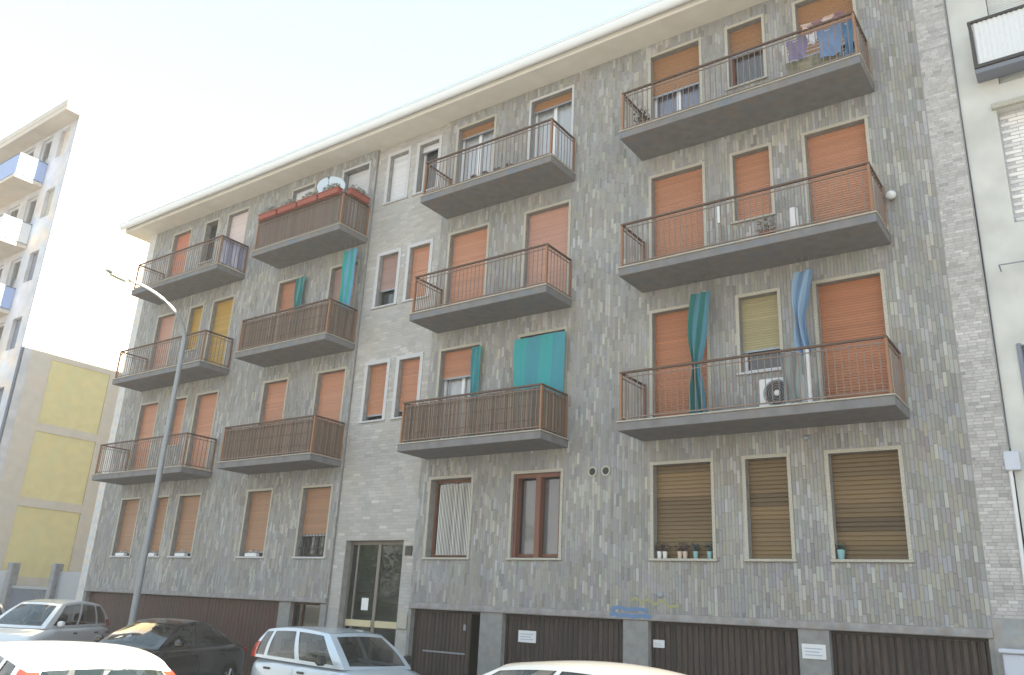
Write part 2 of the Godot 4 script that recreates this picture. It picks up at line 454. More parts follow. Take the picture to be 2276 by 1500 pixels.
# o: sh colour, cov share of the height the shutter covers, frame, curtain, grille, trim, wood
func opening(parent: Node3D, door: bool, x0: float, x1: float, y0: float, y1: float, zf: float, o: Dictionary):
	var w := x1 - x0; var h := y1 - y0
	var n := node("balcony_door" if door else "window", parent, V(x0, y0, zf))
	if o.has("label"): n.set_meta("label", o.label)
	var tw: float = o.get("tw", 0.06)
	var tm: String = o.get("trim", "trim")
	var mb := MB.new()
	mb.bx(-tw, 0.0, -0.04, -0.0005, h, 0.018); mb.bx(w + 0.0005, 0.0, -0.04, w + tw, h, 0.018)
	mb.bx(-tw, h + 0.0005, -0.04, w + tw, h + tw, 0.021)
	obj("surround", mb, tm, n)
	mb = MB.new()
	if not door:
		mb.cbox(V(-tw - 0.02, -0.045, -0.25), V(w + tw + 0.02, -0.001, 0.05), 0.006)
		obj("sill", mb, "trim_white" if o.get("white_sill", false) else tm, n)
	else:
		mb.bx(0.001, 0.0, -0.25, w - 0.001, 0.03, -0.02); obj("threshold", mb, "trim", n)
	var cov: float = o.get("cov", 1.0)
	if cov > 0 and o.has("sh"):
		var hh := h * cov - 0.004
		obj("shutter", shutter_mesh(w - 0.02, hh, o.sh, 0.075 if o.get("wood", false) else 0.048, o.get("wood", false)), "vcol_semi", n, V(0.01, h - hh - 0.002, o.get("shz", -0.13)))
		for gx in [0.0005, w - 0.0095]:
			mb = MB.new(); mb.bx(gx, 0, -0.15, gx + 0.009, h, -0.10); obj("guide", mb, "grey_metal", n)
		if cov < 0.98:
			mb = MB.new(); mb.bx(0.011, h - hh - 0.04, -0.137, w - 0.011, h - hh - 0.003, -0.112); obj("bottom_bar", mb, "grey_metal", n)
	var fr: String = o.get("frame", "frame_dark")
	if fr != "" and (cov < 0.98):
		var f := 0.055
		mb = MB.new()
		mb.bx(0.001, 0.031, -0.25, f, h - 0.001, -0.19); mb.bx(w - f, 0.031, -0.25, w - 0.001, h - 0.001, -0.19)
		mb.bx(f, 0.031, -0.25, w - f, 0.031 + f, -0.192); mb.bx(f, h - f, -0.25, w - f, h - 0.001, -0.192)
		var cols := 2 if w > 0.85 else 1
		if cols == 2: mb.bx(w / 2 - 0.045, 0.031 + f, -0.25, w / 2 + 0.045, h - f, -0.185)
		obj("frame", mb, fr, n)
		for k in cols:
			var a := f if k == 0 else w / 2 + 0.045
			var b := (w - f) if (cols == 1 or k == 1) else w / 2 - 0.045
			mb = MB.new(); mb.bx(a, 0.031 + f, -0.224, b, h - f, -0.218)
			obj("pane", mb, "glass", n)
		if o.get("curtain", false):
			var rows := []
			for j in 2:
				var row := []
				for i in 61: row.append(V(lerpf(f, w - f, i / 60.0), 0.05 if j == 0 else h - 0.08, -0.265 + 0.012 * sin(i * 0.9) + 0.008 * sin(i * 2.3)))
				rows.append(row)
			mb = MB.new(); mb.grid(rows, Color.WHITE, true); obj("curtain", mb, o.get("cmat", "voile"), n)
	if o.get("grille", false):
		mb = MB.new()
		var k := int(w / 0.11)
		for i in range(1, k): mb.tube([V(w * i / k, 0.0, -0.06), V(w * i / k, h * (1 - cov) + 0.02, -0.06)], 0.008, -1, 6)
		mb.bx(0.0, h * 0.12, -0.066, w, h * 0.12 + 0.02, -0.054)
		obj("grille", mb, "frame_dark", n)
	return n

# ---------------------------------------------------------------- main building
var COL := {"A1": [0.60, 1.59], "A2": [2.45, 3.12], "A3": [3.68, 4.70], "B1": [6.86, 7.84], "B2": [9.09, 10.13], "C1": [10.90, 11.58], "C2": [11.99, 12.68], "D1": [13.40, 14.57], "D2": [15.70, 16.87], "E1": [18.92, 20.06], "E2": [20.70, 21.43], "E3": [22.12, 23.20]}
func top_y(l: int) -> float: return 4.70 + 3.05 * (l - 1)
func slab_y(l: int) -> float: return 5.17 + 3.06 * (l - 2)     # underside of the balcony slab
const SLAB := 0.155

func main_building():
	patch_noise.seed = 5; patch_noise.frequency = 0.9; patch_noise.fractal_octaves = 3
	var B := thing("apartment_building", "grey tiled four storey apartment block with brown railed balconies and orange shutters", "building")
	var orange := Color(0.44, 0.205, 0.115); var orange2 := Color(0.50, 0.245, 0.15); var pink := Color(0.50, 0.285, 0.22)
	var tan := Color(0.36, 0.205, 0.12); var wood := Color(0.155, 0.10, 0.042); var ochre := Color(0.45, 0.28, 0.06)
	var rust := Color(0.40, 0.165, 0.08); var brown := Color(0.32, 0.165, 0.075); var white := Color(0.68, 0.68, 0.70); var pale := Color(0.68, 0.58, 0.56)
	var olive := Color(0.36, 0.31, 0.17); var mauve := Color(0.36, 0.24, 0.21)
	var d := {
		"A1_1": {"sh": tan, "cov": 0.93, "white_sill": true}, "A2_1": {"sh": tan, "cov": 0.93, "white_sill": true}, "A3_1": {"sh": tan, "cov": 0.93, "white_sill": true},
		"B1_1": {"sh": tan, "cov": 0.92, "white_sill": true}, "B2_1": {"sh": tan, "cov": 0.68, "white_sill": true, "grille": true, "label": "window with shutter raised above dark grille"},
		"D1_1": {"cov": 0.0, "frame": "frame_brown", "special": "blind"}, "D2_1": {"cov": 0.0, "frame": "frame_brown", "special": "casement", "label": "brown framed two pane window"},
		"E1_1": {"sh": wood, "wood": true}, "E2_1": {"sh": wood, "wood": true}, "E3_1": {"sh": wood, "wood": true},
		"A1_2": {"sh": orange2}, "A2_2": {"sh": orange2}, "A3_2": {"sh": orange2},
		"B1_2": {"sh": orange2}, "B2_2": {"sh": orange2}, "C1_2": {"sh": orange, "cov": 0.88}, "C2_2": {"sh": orange, "cov": 0.86},
		"D1_2": {"sh": orange, "cov": 0.27, "frame": "frame_white", "curtain": true}, "D2_2": {"sh": orange, "cov": 0.3, "frame": "frame_white", "curtain": true},
		"E1_2": {"sh": rust}, "E2_2": {"sh": olive, "cov": 0.70, "frame": "frame_white", "white_sill": true, "label": "olive blind over a half shown white framed window"}, "E3_2": {"sh": rust},
		"A1_3": {"sh": pink}, "A2_3": {"sh": ochre, "label": "ochre yellow shutter"}, "A3_3": {"sh": ochre, "label": "ochre yellow shutter"},
		"B1_3": {"sh": orange, "cov": 0.50, "frame": "frame_brown", "curtain": true}, "B2_3": {"sh": mauve, "cov": 0.55, "frame": "frame_brown", "curtain": true},
		"C1_3": {"sh": mauve, "cov": 0.66}, "C2_3": {"sh": orange2},
		"D1_3": {"sh": orange2}, "D2_3": {"sh": pink}, "E1_3": {"sh": orange}, "E2_3": {"sh": orange}, "E3_3": {"sh": orange},
		"A1_4": {"sh": Color(0.55, 0.22, 0.14)}, "A2_4": {"cov": 0.0, "frame": "frame_dark"}, "A3_4": {"sh": pale},
		"B1_4": {"sh": white, "cov": 0.25, "frame": "frame_brown"}, "B2_4": {"sh": white, "shz": -0.20, "trim": "trim_white"},
		"C1_4": {"sh": white}, "C2_4": {"sh": white, "cov": 0.12, "frame": "frame_white", "trim": "trim_white"},
		"D1_4": {"sh": brown, "cov": 0.10, "frame": "frame_white", "curtain": true}, "D2_4": {"sh": brown, "cov": 0.10, "frame": "frame_white", "curtain": true, "trim": "trim_white"},
		"E1_4": {"sh": brown, "cov": 0.40, "frame": "frame_white", "curtain": true, "cmat": "sky_reflection"}, "E2_4": {"sh": brown, "cov": 0.42, "frame": "frame_brown", "curtain": true, "cmat": "brown_voile"}, "E3_4": {"sh": brown, "cov": 0.5, "frame": "frame_white"},  # the first curtain here is an added sheet coloured as sky mirrored in glass
	}
	var holesL := []; var holesC := []; var holesR := []
	var list := []
	for key in d:
		var c: String = key.substr(0, 2); var l := int(key.substr(3))
		var xx = COL[c]
		var window: bool = l == 1 or c in ["A2", "C1", "C2", "E2"]
		var y0: float
		if l == 1: y0 = 3.0
		elif window: y0 = 3.233 + 3.05 * (l - 1)
		else: y0 = slab_y(l) + SLAB + 0.005
		var h := [xx[0], y0, xx[1], top_y(l)]
		list.append([key, not window, h])
		if c[0] in ["A", "B"]: holesL.append(h)
		elif c[0] == "C": holesC.append(h)
		else: holesR.append(h)
	var YT := 14.2
	var LB := 2.05
	# lower openings: garages
	var garL := [-0.45, 0.0, 8.72, 1.93]; var cellar := [9.15, 1.02, 10.22, 1.93]
	var entr := [10.80, 0.0, 12.66, 3.38]
	var gar := [[13.12, 0.0, 15.02, 1.92], [15.58, 0.0, 18.30, 1.92], [18.80, 0.0, 21.45, 1.92], [21.93, 0.0, 24.13, 1.92]]
	var grow := func(hs: Array, t: float) -> Array:
		var out := []
		for h in hs: out.append([h[0] - t, h[1] - 0.05, h[2] + t, h[3] + t])
		return out
	var wl := obj("wall", wall_mesh(-0.95, 10.42, 0.0, YT, 0.0, -0.3, holesL + [garL, cellar]), "mortar", B)
	lay_tiles(wl, tile_rects(-0.55, 10.42, LB, YT, grow.call(holesL, 0.061), 0.06, 0.24, true), 0.0, "grey", 0)
	var wr := obj("wall", wall_mesh(13.04, 24.2, 0.0, YT, 0.0, -0.3, holesR + gar), "mortar", B)
	lay_tiles(wr, tile_rects(13.04, 24.2, LB, YT, grow.call(holesR, 0.061), 0.06, 0.24, true), 0.0, "grey", 300)
	var wc := obj("stair_wall", wall_mesh(10.42, 13.04, 0.0, YT, -0.06, -0.3, holesC + [entr]), "mortar_light", B)
	var hc = grow.call(holesC, 0.101); hc.append([entr[0] - 0.01, -1, entr[2] + 0.01, entr[3] + 0.01])
	lay_tiles(wc, tile_rects(10.43, 13.03, 0.12, YT, hc, 0.075, 0.25, false), -0.06, "stair", 0)
	var wp := obj("corner_strip", wall_mesh(24.2, 24.72, 0.0, YT, 0.0, -0.3, []), "mortar_light", B)
	lay_tiles(wp, tile_rects(24.215, 24.70, 2.2, YT, [], 0.05, 0.13, false), 0.0, "strip", 0)
	# corner band at the left end, end walls, back wall, floors
	var mb := MB.new(); mb.bx(-0.96, 0.12, 0.0005, -0.56, YT, 0.03); obj("corner_band", mb, "corner", B)
	mb = MB.new(); mb.bx(-0.95, 0, -11, -0.65, YT, -0.301); obj("end_wall", mb, "mortar", B)
	mb = MB.new(); mb.bx(24.42, 0, -11, 24.72, YT, -0.301); obj("end_wall", mb, "mortar", B)
	mb = MB.new(); mb.bx(-0.649, 0, -11, 24.419, YT, -10.7); obj("back_wall", mb, "mortar", B)
	for y in [2.2, 5.2, 8.27, 11.33, 14.2]:
		mb = MB.new(); mb.bx(-0.649, y - 0.2, -10.69, 24.419, y - 0.001, -0.302)
		if y > 2.3: obj("floor_slab", mb, "interior", B)
		else:
			mb = MB.new(); mb.bx(-0.649, y - 0.2, -10.69, 10.4, y, -0.302); mb.bx(13.1, y - 0.2, -10.69, 24.419, y, -0.302); obj("floor_slab", mb, "interior", B)
	mb = MB.new()
	for x in [5.6, 8.4, 10.36, 13.08, 15.3, 18.2, 21.6]: mb.bx(x, 2.3, -10.6, x + 0.06, 14.0, -0.6)
	for x in [8.9, 10.4, 13.08, 15.3, 18.55, 21.7]: mb.bx(x, 0.0, -10.6, x + 0.06, 1.99, -0.31)
	for y in [2.2, 5.2, 8.27, 11.33]: mb.bx(-0.6, y, -4.2, 24.4, y + 2.86, -4.14)
	mb.bx(10.47, 0.0, -4.2, 13.07, 4.99, -4.13)
	obj("partition", mb, "interior", B)
	# lintel bands over the garages
	mb = MB.new(); mb.cbox(V(-0.55, 1.935, -0.02), V(10.42, LB - 0.002, 0.05), 0.01); obj("lintel_band", mb, "lintel", B)
	mb = MB.new(); mb.cbox(V(13.05, 1.925, -0.02), V(24.2, LB - 0.002, 0.03), 0.008); obj("lintel_band", mb, "lintel", B)
	# openings
	for it in list:
		var o: Dictionary = d[it[0]]; var h = it[2]
		var zf := 0.0
		if it[0][0] == "C":
			zf = -0.06; o["tw"] = 0.10; o["trim"] = "trim_white"; o["white_sill"] = true
		var n = opening(B, it[1], h[0], h[2], h[1], h[3], zf, o)
		if o.get("special", "") == "blind":
			mb = MB.new()
			var w: float = h[2] - h[0]; var hh: float = h[3] - h[1]
			for i in 22:
				var x := lerpf(0.17, w - 0.08, i / 21.0)
				var k := 0.62 + 0.16 * rng.randf()
				var yl := 0.06; var tw := 0.5 + 0.5 * rng.randf()
				mb.quad(V(x - 0.021, yl, -0.16 - 0.012 * tw), V(x + 0.021, yl, -0.16 + 0.012 * tw), V(x + 0.021, hh - 0.1, -0.16 + 0.012 * tw), V(x - 0.021, hh - 0.1, -0.16 - 0.012 * tw), Color(k, k * 0.98, k * 0.93))
			obj("blind", mb, "vcol", n)
		elif o.get("special", "") == "casement":
			var w: float = h[2] - h[0]; var hh: float = h[3] - h[1]
			mb = MB.new(); mb.bx(0.07, 0.10, -0.30, w - 0.07, hh - 0.1, -0.285); mb.bx(0.3, 0.10, -0.285, 0.42, 0.75, -0.28)
			obj("curtain", mb, mat("grey_voile", lin(0.30, 0.28, 0.28), 0.95), n)
			mb = MB.new()
			mb.bx(0.001, 0.0, -0.17, 0.07, hh - 0.001, -0.06); mb.bx(w - 0.07, 0.0, -0.17, w - 0.001, hh - 0.001, -0.06); mb.bx(0.07, hh - 0.08, -0.17, w - 0.07, hh - 0.001, -0.06); mb.bx(w / 2 - 0.06, 0.0, -0.17, w / 2 + 0.06, hh - 0.08, -0.06)
			obj("shutter_frame", mb, "frame_brown", n)
	# balconies
	for l in [2, 3, 4]:
		balcony(B, 0.42, 5.08, l, "bars")
		balcony(B, 6.72, 10.38, l, ["reed", "reed", "lattice"][l - 2])
		balcony(B, 13.22, 17.02, l, "reed" if l == 2 else "bars")
		balcony(B, 18.70, 23.42, l, "bars")
	# garages
	red_garage(B, garL)
	for i in 4: brown_garage(B, gar[i], i)
	cellar_window(B, cellar)
	entrance(B, entr)
	eaves(B)
	# graffiti: sprayed flat strokes
	mb = MB.new()
	ribbon(mb, [V(18.03, 1.99, 0.0335), V(18.12, 2.025, 0.0335), V(18.2, 1.985, 0.0335), V(18.34, 2.0, 0.0335), V(18.5, 1.985, 0.0335), V(18.68, 2.0, 0.0335), V(18.88, 1.985, 0.0335)], 0.082)
	obj("graffiti", mb, mat("spray_blue", lin(0.13, 0.22, 0.38), 0.7), B)
	mb = MB.new()
	ribbon(mb, [V(18.03, 2.09, 0.0125), V(18.2, 2.13, 0.0125), V(18.36, 2.10, 0.0125), V(18.6, 2.11, 0.0125), V(18.8, 2.09, 0.0125)], 0.07)
	obj("graffiti", mb, "spray_blue", B)
	mb = MB.new()
	ribbon(mb, [V(18.42, 2.24, 0.0125), V(18.55, 2.30, 0.0125), V(18.68, 2.22, 0.0125), V(18.8, 2.29, 0.0125), V(18.93, 2.21, 0.0125), V(19.08, 2.27, 0.0125), V(19.2, 2.18, 0.0125), V(19.4, 2.2, 0.0125)], 0.055)
	obj("graffiti", mb, mat("spray_yellow", lin(0.34, 0.33, 0.17), 0.8), B)
	# round vents
	for x in [17.61, 17.91]:
		var n := node("vent", B, V(x, 4.65, 0.0))
		mb = MB.new(); mb.lathe([Vector2(0.105, 0.012), Vector2(0.105, 0.03), Vector2(0.075, 0.034), Vector2(0.07, 0.012)], 20, Color.WHITE, 2); obj("vent_ring", mb, "trim", n)
		mb = MB.new(); mb.lathe([Vector2(0.072, 0.016), Vector2(0.0005, 0.016)], 20, Color.WHITE, 2); obj("vent_hole", mb, "dark_plastic", n)
	mb = MB.new(); mb.lathe([Vector2(0.05, 0.012), Vector2(0.05, 0.03), Vector2(0.0005, 0.03)], 12, Color.WHITE, 2); obj("wall_cap", mb, "grey_metal", B, V(19.05, 2.37, 0))
	mb = MB.new(); mb.lathe([Vector2(0.05, 0.012), Vector2(0.045, 0.05), Vector2(0.0005, 0.05)], 12, Color.WHITE, 2); obj("wall_cap", mb, "grey_metal", B, V(21.78, 5.0, 0))
	mb = MB.new(); mb.cbox(V(-0.1, -0.1, 0), V(0.1, 0.1, 0.03), 0.008); obj("number_plaque", mb, "frame_dark", B, V(12.86, 3.15, -0.047))

func ribbon(mb: MB, pts: Array, w: float):
	var n := 8 * (pts.size() - 1)
	var prev_a := Vector3.ZERO; var prev_b := Vector3.ZERO
	for i in n + 1:
		var t := float(i) / n * (pts.size() - 1)
		var k := mini(int(t), pts.size() - 2)
		var p: Vector3 = pts[k].cubic_interpolate(pts[k + 1], pts[maxi(k - 1, 0)], pts[mini(k + 2, pts.size() - 1)], t - k)
		var hw := w * (0.75 + 0.35 * rng.randf()) * (0.5 if i == 0 or i == n else 1.0)
		var a := p + V(0.02 * rng.randf(), -hw * 0.5, 0); var b := p + V(0.02 * rng.randf(), hw * 0.5, 0)
		if i > 0: mb.quad(prev_a, a, b, prev_b)
		prev_a = a; prev_b = b

func eaves(B: Node3D):
	var x0 := -1.6; var x1 := 24.72; var zo := 0.66; var ys := 14.2
	var mb := MB.new()
	mb.bx(x0, ys + 0.001, -11.5, x1, ys + 0.16, zo); obj("eave_slab", mb, "soffit", B)
	# gutter: half round section along the front and the left end
	var rf := obj("roof", hip_roof(x0 - 0.02, x1, -11.5, zo + 0.02, ys + 0.165, 1.5), "roof_tile", B)
	mb = MB.new()
	var rows := []
	for k in 9:
		var an := PI + PI * k / 8.0
		rows.append([V(x0 - 0.05, ys + 0.26 + 0.19 * sin(an), zo + 0.13 + 0.115 * cos(an)), V(x1, ys + 0.26 + 0.19 * sin(an), zo + 0.13 + 0.115 * cos(an))])
	mb.grid(rows, Color.WHITE, true)
	mb.tube([V(x0 - 0.05, ys + 0.262, zo + 0.25), V(x1, ys + 0.262, zo + 0.25)], 0.014, -1, 8)
	obj("gutter", mb, "gutter", rf)
	mb = MB.new()
	for k in 9: mb.bx(x0 + 1.5 + 3.0 * k, ys + 0.262, zo + 0.004, x0 + 1.53 + 3.0 * k, ys + 0.27, zo + 0.25)
	obj("gutter_bracket", mb, "flashing", rf); rf.get_child(-1).set_meta("kind", "stuff")
	mb = MB.new(); mb.bx(x0, ys + 0.161, zo - 0.05, x1, ys + 0.56, zo + 0.003); obj("fascia", mb, "flashing", rf)
	mb = MB.new(); mb.bx(x0 - 0.03, ys + 0.02, -11.4, x0 - 0.002, ys + 0.22, zo - 0.02); obj("end_fascia", mb, "gutter", rf)

func hip_roof(x0: float, x1: float, z0: float, z1: float, y: float, rise: float) -> MB:
	var mb := MB.new()
	var zm := (z0 + z1) / 2; var d := (z1 - z0) / 2
	var a := V(x0, y, z1); var b := V(x1, y, z1); var c := V(x1, y, z0); var e := V(x0, y, z0)
	var r0 := V(x0 + d, y + rise, zm); var r1 := V(x1, y + rise, zm)
	mb.quad(a, b, r1, r0); mb.quad(c, e, r0, r1); mb.quad(e, a, r0, r0); mb.quad(b, c, r1, r1); mb.quad(a, e, c, b)
	return mb

func balcony(B: Node3D, x0: float, x1: float, l: int, kind: String):
	var yb := slab_y(l); var yt := yb + SLAB; var D := 1.02
	var n := node("balcony", B, V(x0, yt, 0))
	var w := x1 - x0
	var mb := MB.new()
	mb.cbox(V(0, -SLAB, 0.001), V(w, 0, D), 0.008)
	obj("slab", mb, "slab", n)
	mb = MB.new(); mb.cbox(V(-0.02, 0.001, D - 0.08), V(w + 0.02, 0.025, D + 0.022), 0.006)
	mb.bx(-0.02, 0.002, 0.02, 0.06, 0.024, D - 0.081); mb.bx(w - 0.06, 0.002, 0.02, w + 0.02, 0.024, D - 0.081)
	obj("edge_coping", mb, "trim", n)
	var zf := D - 0.05; var h := 0.97; var xa := 0.05; var xb := w - 0.05
	mb = MB.new()
	mb.cbox(V(xa - 0.025, h - 0.04, zf - 0.025), V(xb + 0.025, h, zf + 0.025), 0.006)
	mb.cbox(V(xa - 0.024, h - 0.04, 0.02), V(xa + 0.024, h - 0.001, zf - 0.026), 0.006)
	mb.cbox(V(xb - 0.024, h - 0.04, 0.02), V(xb + 0.024, h - 0.001, zf - 0.026), 0.006)
	obj("handrail", mb, "rail", n)
	mb = MB.new()
	mb.bx(xa, 0.08, zf - 0.012, xb, 0.10, zf + 0.012); mb.bx(xa - 0.01, 0.08, 0.02, xa + 0.01, 0.10, zf - 0.013); mb.bx(xb - 0.01, 0.08, 0.02, xb + 0.01, 0.10, zf - 0.013)
	mb.bx(xa, h - 0.12, zf - 0.01, xb, h - 0.105, zf + 0.01); mb.bx(xa - 0.01, h - 0.12, 0.02, xa + 0.01, h - 0.105, zf - 0.013); mb.bx(xb - 0.01, h - 0.12, 0.02, xb + 0.01, h - 0.105, zf - 0.013)
	var nb := int(w / 0.115)
	for i in range(1, nb):
		var x := lerpf(xa, xb, float(i) / nb)
		mb.bx(x - 0.0065, 0.101, zf - 0.0065, x + 0.0065, h - 0.041, zf + 0.0065)
	for i in 8:
		var z := lerpf(0.06, zf - 0.05, i / 7.0)
		mb.bx(xa - 0.0065, 0.101, z - 0.0065, xa + 0.0065, h - 0.041, z + 0.0065); mb.bx(xb - 0.0065, 0.101, z - 0.0065, xb + 0.0065, h - 0.041, z + 0.0065)
	obj("balusters", mb, "bars", n)
	for p in [[xa, zf], [xb, zf]]:
		mb = MB.new(); mb.bx(p[0] - 0.02, 0.026, p[1] - 0.02, p[0] + 0.02, h - 0.041, p[1] + 0.02); obj("corner_post", mb, "post", n)
	for p in [[xa, 0.035], [xb, 0.035]]:
		mb = MB.new(); mb.bx(p[0] - 0.02, 0.026, p[1] - 0.02, p[0] + 0.02, h - 0.041, p[1] + 0.02); obj("wall_post", mb, "post", n)
	if kind != "bars":
		mb = MB.new()
		var stalks := []
		var lat := kind == "lattice"
		var put := func(a: Vector3, dirv: Vector3, nrm: Vector3, len: float):
			var t := 0.0
			while t < len:
				var sw := 0.014 + 0.012 * rng.randf()
				var top := (h - 0.075 if not lat else h - 0.02) + 0.03 * rng.randf()
				var k := 0.75 + 0.5 * rng.randf()
				var col := Color(0.155 * k, 0.115 * k, 0.085 * k)
				if lat:
					var q := patch_noise.get_noise_2d(a.x + t * 2.0 + 50, t)
					col = Color(0.19 * k, (0.15 + 0.02 * q) * k, 0.125 * k)
				elif rng.randf() < 0.18: col = Color(0.26 * k, 0.19 * k, 0.14 * k)
				var p := a + dirv * t; var r := p + dirv * sw; var mid := (p + r) / 2 + nrm * (sw * 0.42)
				var y0 := 0.05 + 0.02 * rng.randf()
				var U := Vector3.UP
				mb.quad(p + U * y0, mid + U * y0, mid + U * top, p + U * top, col)
				mb.quad(mid + U * y0, r + U * y0, r + U * top, mid + U * top, col)
				t += sw + (0.002 if rng.randf() < 0.9 else 0.008)
		put.call(V(xa + 0.03, 0, zf - 0.035), V(1, 0, 0), V(0, 0, 1), xb - xa - 0.06)
		put.call(V(xb - 0.03, 0, zf - 0.04), V(0, 0, -1), V(1, 0, 0), zf - 0.08)
		put.call(V(xa + 0.03, 0, 0.05), V(0, 0, 1), V(-1, 0, 0), zf - 0.1)
		obj("reed_screen", mb, "vcol", n)
		if not lat:
			mb = MB.new()
			for yy in [0.25, 0.55, 0.80]: mb.bx(xa + 0.03, yy, zf - 0.024, xb - 0.03, yy + 0.006, zf - 0.016)
			obj("screen_wire", mb, "frame_dark", n)

func slat_set() -> Array:
	var out := []
	return out

func brown_garage(B: Node3D, g: Array, idx: int):
	var w: float = g[2] - g[0]; var h: float = g[3]
	var n := node("garage_door", B, V(g[0], 0.12, -0.16))
	h -= 0.12
	var mb := MB.new()
	mb.bx(0.0, 0, -0.03, 0.05, h - 0.003, 0.03); mb.bx(w - 0.05, 0, -0.03, w, h - 0.003, 0.03); mb.bx(0.05, h - 0.045, -0.03, w - 0.05, h - 0.003, 0.028)
	obj("door_frame", mb, "garage_brown_c", n)
	var wd := w - 0.10
	var gapw := 0.30 if idx == 0 else 0.0
	var pitch := 0.105
	var k := int((wd - gapw) / pitch)
	pitch = (wd - gapw) / k
	var ms := []
	for q in 3:
		var s := MB.new()
		var sw := pitch - 0.012
		s.quad(V(0, 0.02, 0), V(sw * 0.18, 0.02, 0.022), V(sw * 0.18, h - 0.05, 0.022), V(0, h - 0.05, 0))
		s.quad(V(sw * 0.18, 0.02, 0.022), V(sw * 0.82, 0.02, 0.022), V(sw * 0.82, h - 0.05, 0.022), V(sw * 0.18, h - 0.05, 0.022))
		s.quad(V(sw * 0.82, 0.02, 0.022), V(sw, 0.02, 0), V(sw, h - 0.05, 0), V(sw * 0.82, h - 0.05, 0.022))
		s.quad(V(0, h - 0.05, 0), V(sw * 0.18, h - 0.05, 0.022), V(sw * 0.82, h - 0.05, 0.022), V(sw, h - 0.05, 0))
		ms.append(s.mesh(M[["garage_brown", "garage_brown_b", "garage_brown_c"][q]]))
	for i in k:
		inst("slat", ms[rng.randi() % 3], n, V(0.05 + i * pitch + 0.006, 0, -0.005))
	mb = MB.new(); mb.bx(0.05, 0.005, -0.03, 0.05 + wd - gapw, h - 0.048, -0.006); obj("backing", mb, "dark_plastic", n)
	if idx == 0:
		mb = MB.new(); mb.bx(0.3, 0.95, 0.02, 1.45, 0.98, 0.032); obj("cross_bar", mb, "grey_metal", n)
		mb = MB.new(); mb.cbox(V(1.38, 1.42, 0.018), V(1.44, 1.54, 0.045), 0.006); obj("lock_plate", mb, "grey_metal", n)
	else:
		mb = MB.new(); mb.cbox(V(w * 0.5 - 0.05, 0.85, 0.018), V(w * 0.5 + 0.05, 0.98, 0.05), 0.008); obj("door_handle", mb, "grey_metal", n)

func red_garage(B: Node3D, g: Array):
	var w: float = g[2] - g[0]; var h: float = g[3] - 0.12
	var doors := [[0.0, 2.95], [3.1, 6.0], [6.15, w]]
	for dd in doors:
		var n := node("garage_door", B, V(g[0] + dd[0], 0.12, -0.14))
		var wd: float = dd[1] - dd[0]
		var mb := MB.new(); mb.bx(0, 0, -0.03, wd, h - 0.004, -0.006); obj("backing", mb, "garage_red", n)
		var k := int(wd / 0.145); var p := wd / k
		var ms := []
		for q in 2:
			var s := MB.new(); s.cbox(V(0, 0.01, 0), V(p - 0.008, h - 0.02, 0.02), 0.005); ms.append(s.mesh(M[["garage_red", "garage_red_b"][q]]))
		for i in k: inst("plank", ms[rng.randi() % 2], n, V(i * p + 0.004, 0, -0.005))
	for x in [2.95, 6.0]:
		var mb := MB.new(); mb.bx(g[0] + x + 0.001, 0.12, -0.17, g[0] + x + 0.149, g[3] - 0.003, -0.12)
		obj("garage_post", mb, "garage_red", B)

func cellar_window(B: Node3D, g: Array):
	var n := node("cellar_window", B, V(g[0], g[1], 0))
	var w: float = g[2] - g[0]; var h: float = g[3] - g[1]
	var mb := MB.new()
	mb.bx(0.0, 0, -0.2, 0.05, h, -0.12); mb.bx(w - 0.05, 0, -0.2, w, h, -0.12); mb.bx(0.05, h - 0.05, -0.2, w - 0.05, h, -0.122); mb.bx(0.05, 0, -0.2, w - 0.05, 0.05, -0.122); mb.bx(0.28, 0.05, -0.2, 0.33, h - 0.05, -0.121)
	obj("frame", mb, "garage_red", n)
	mb = MB.new(); mb.bx(0.05, 0.05, -0.165, w - 0.05, h - 0.05, -0.158); obj("pane", mb, "glass_door", n)

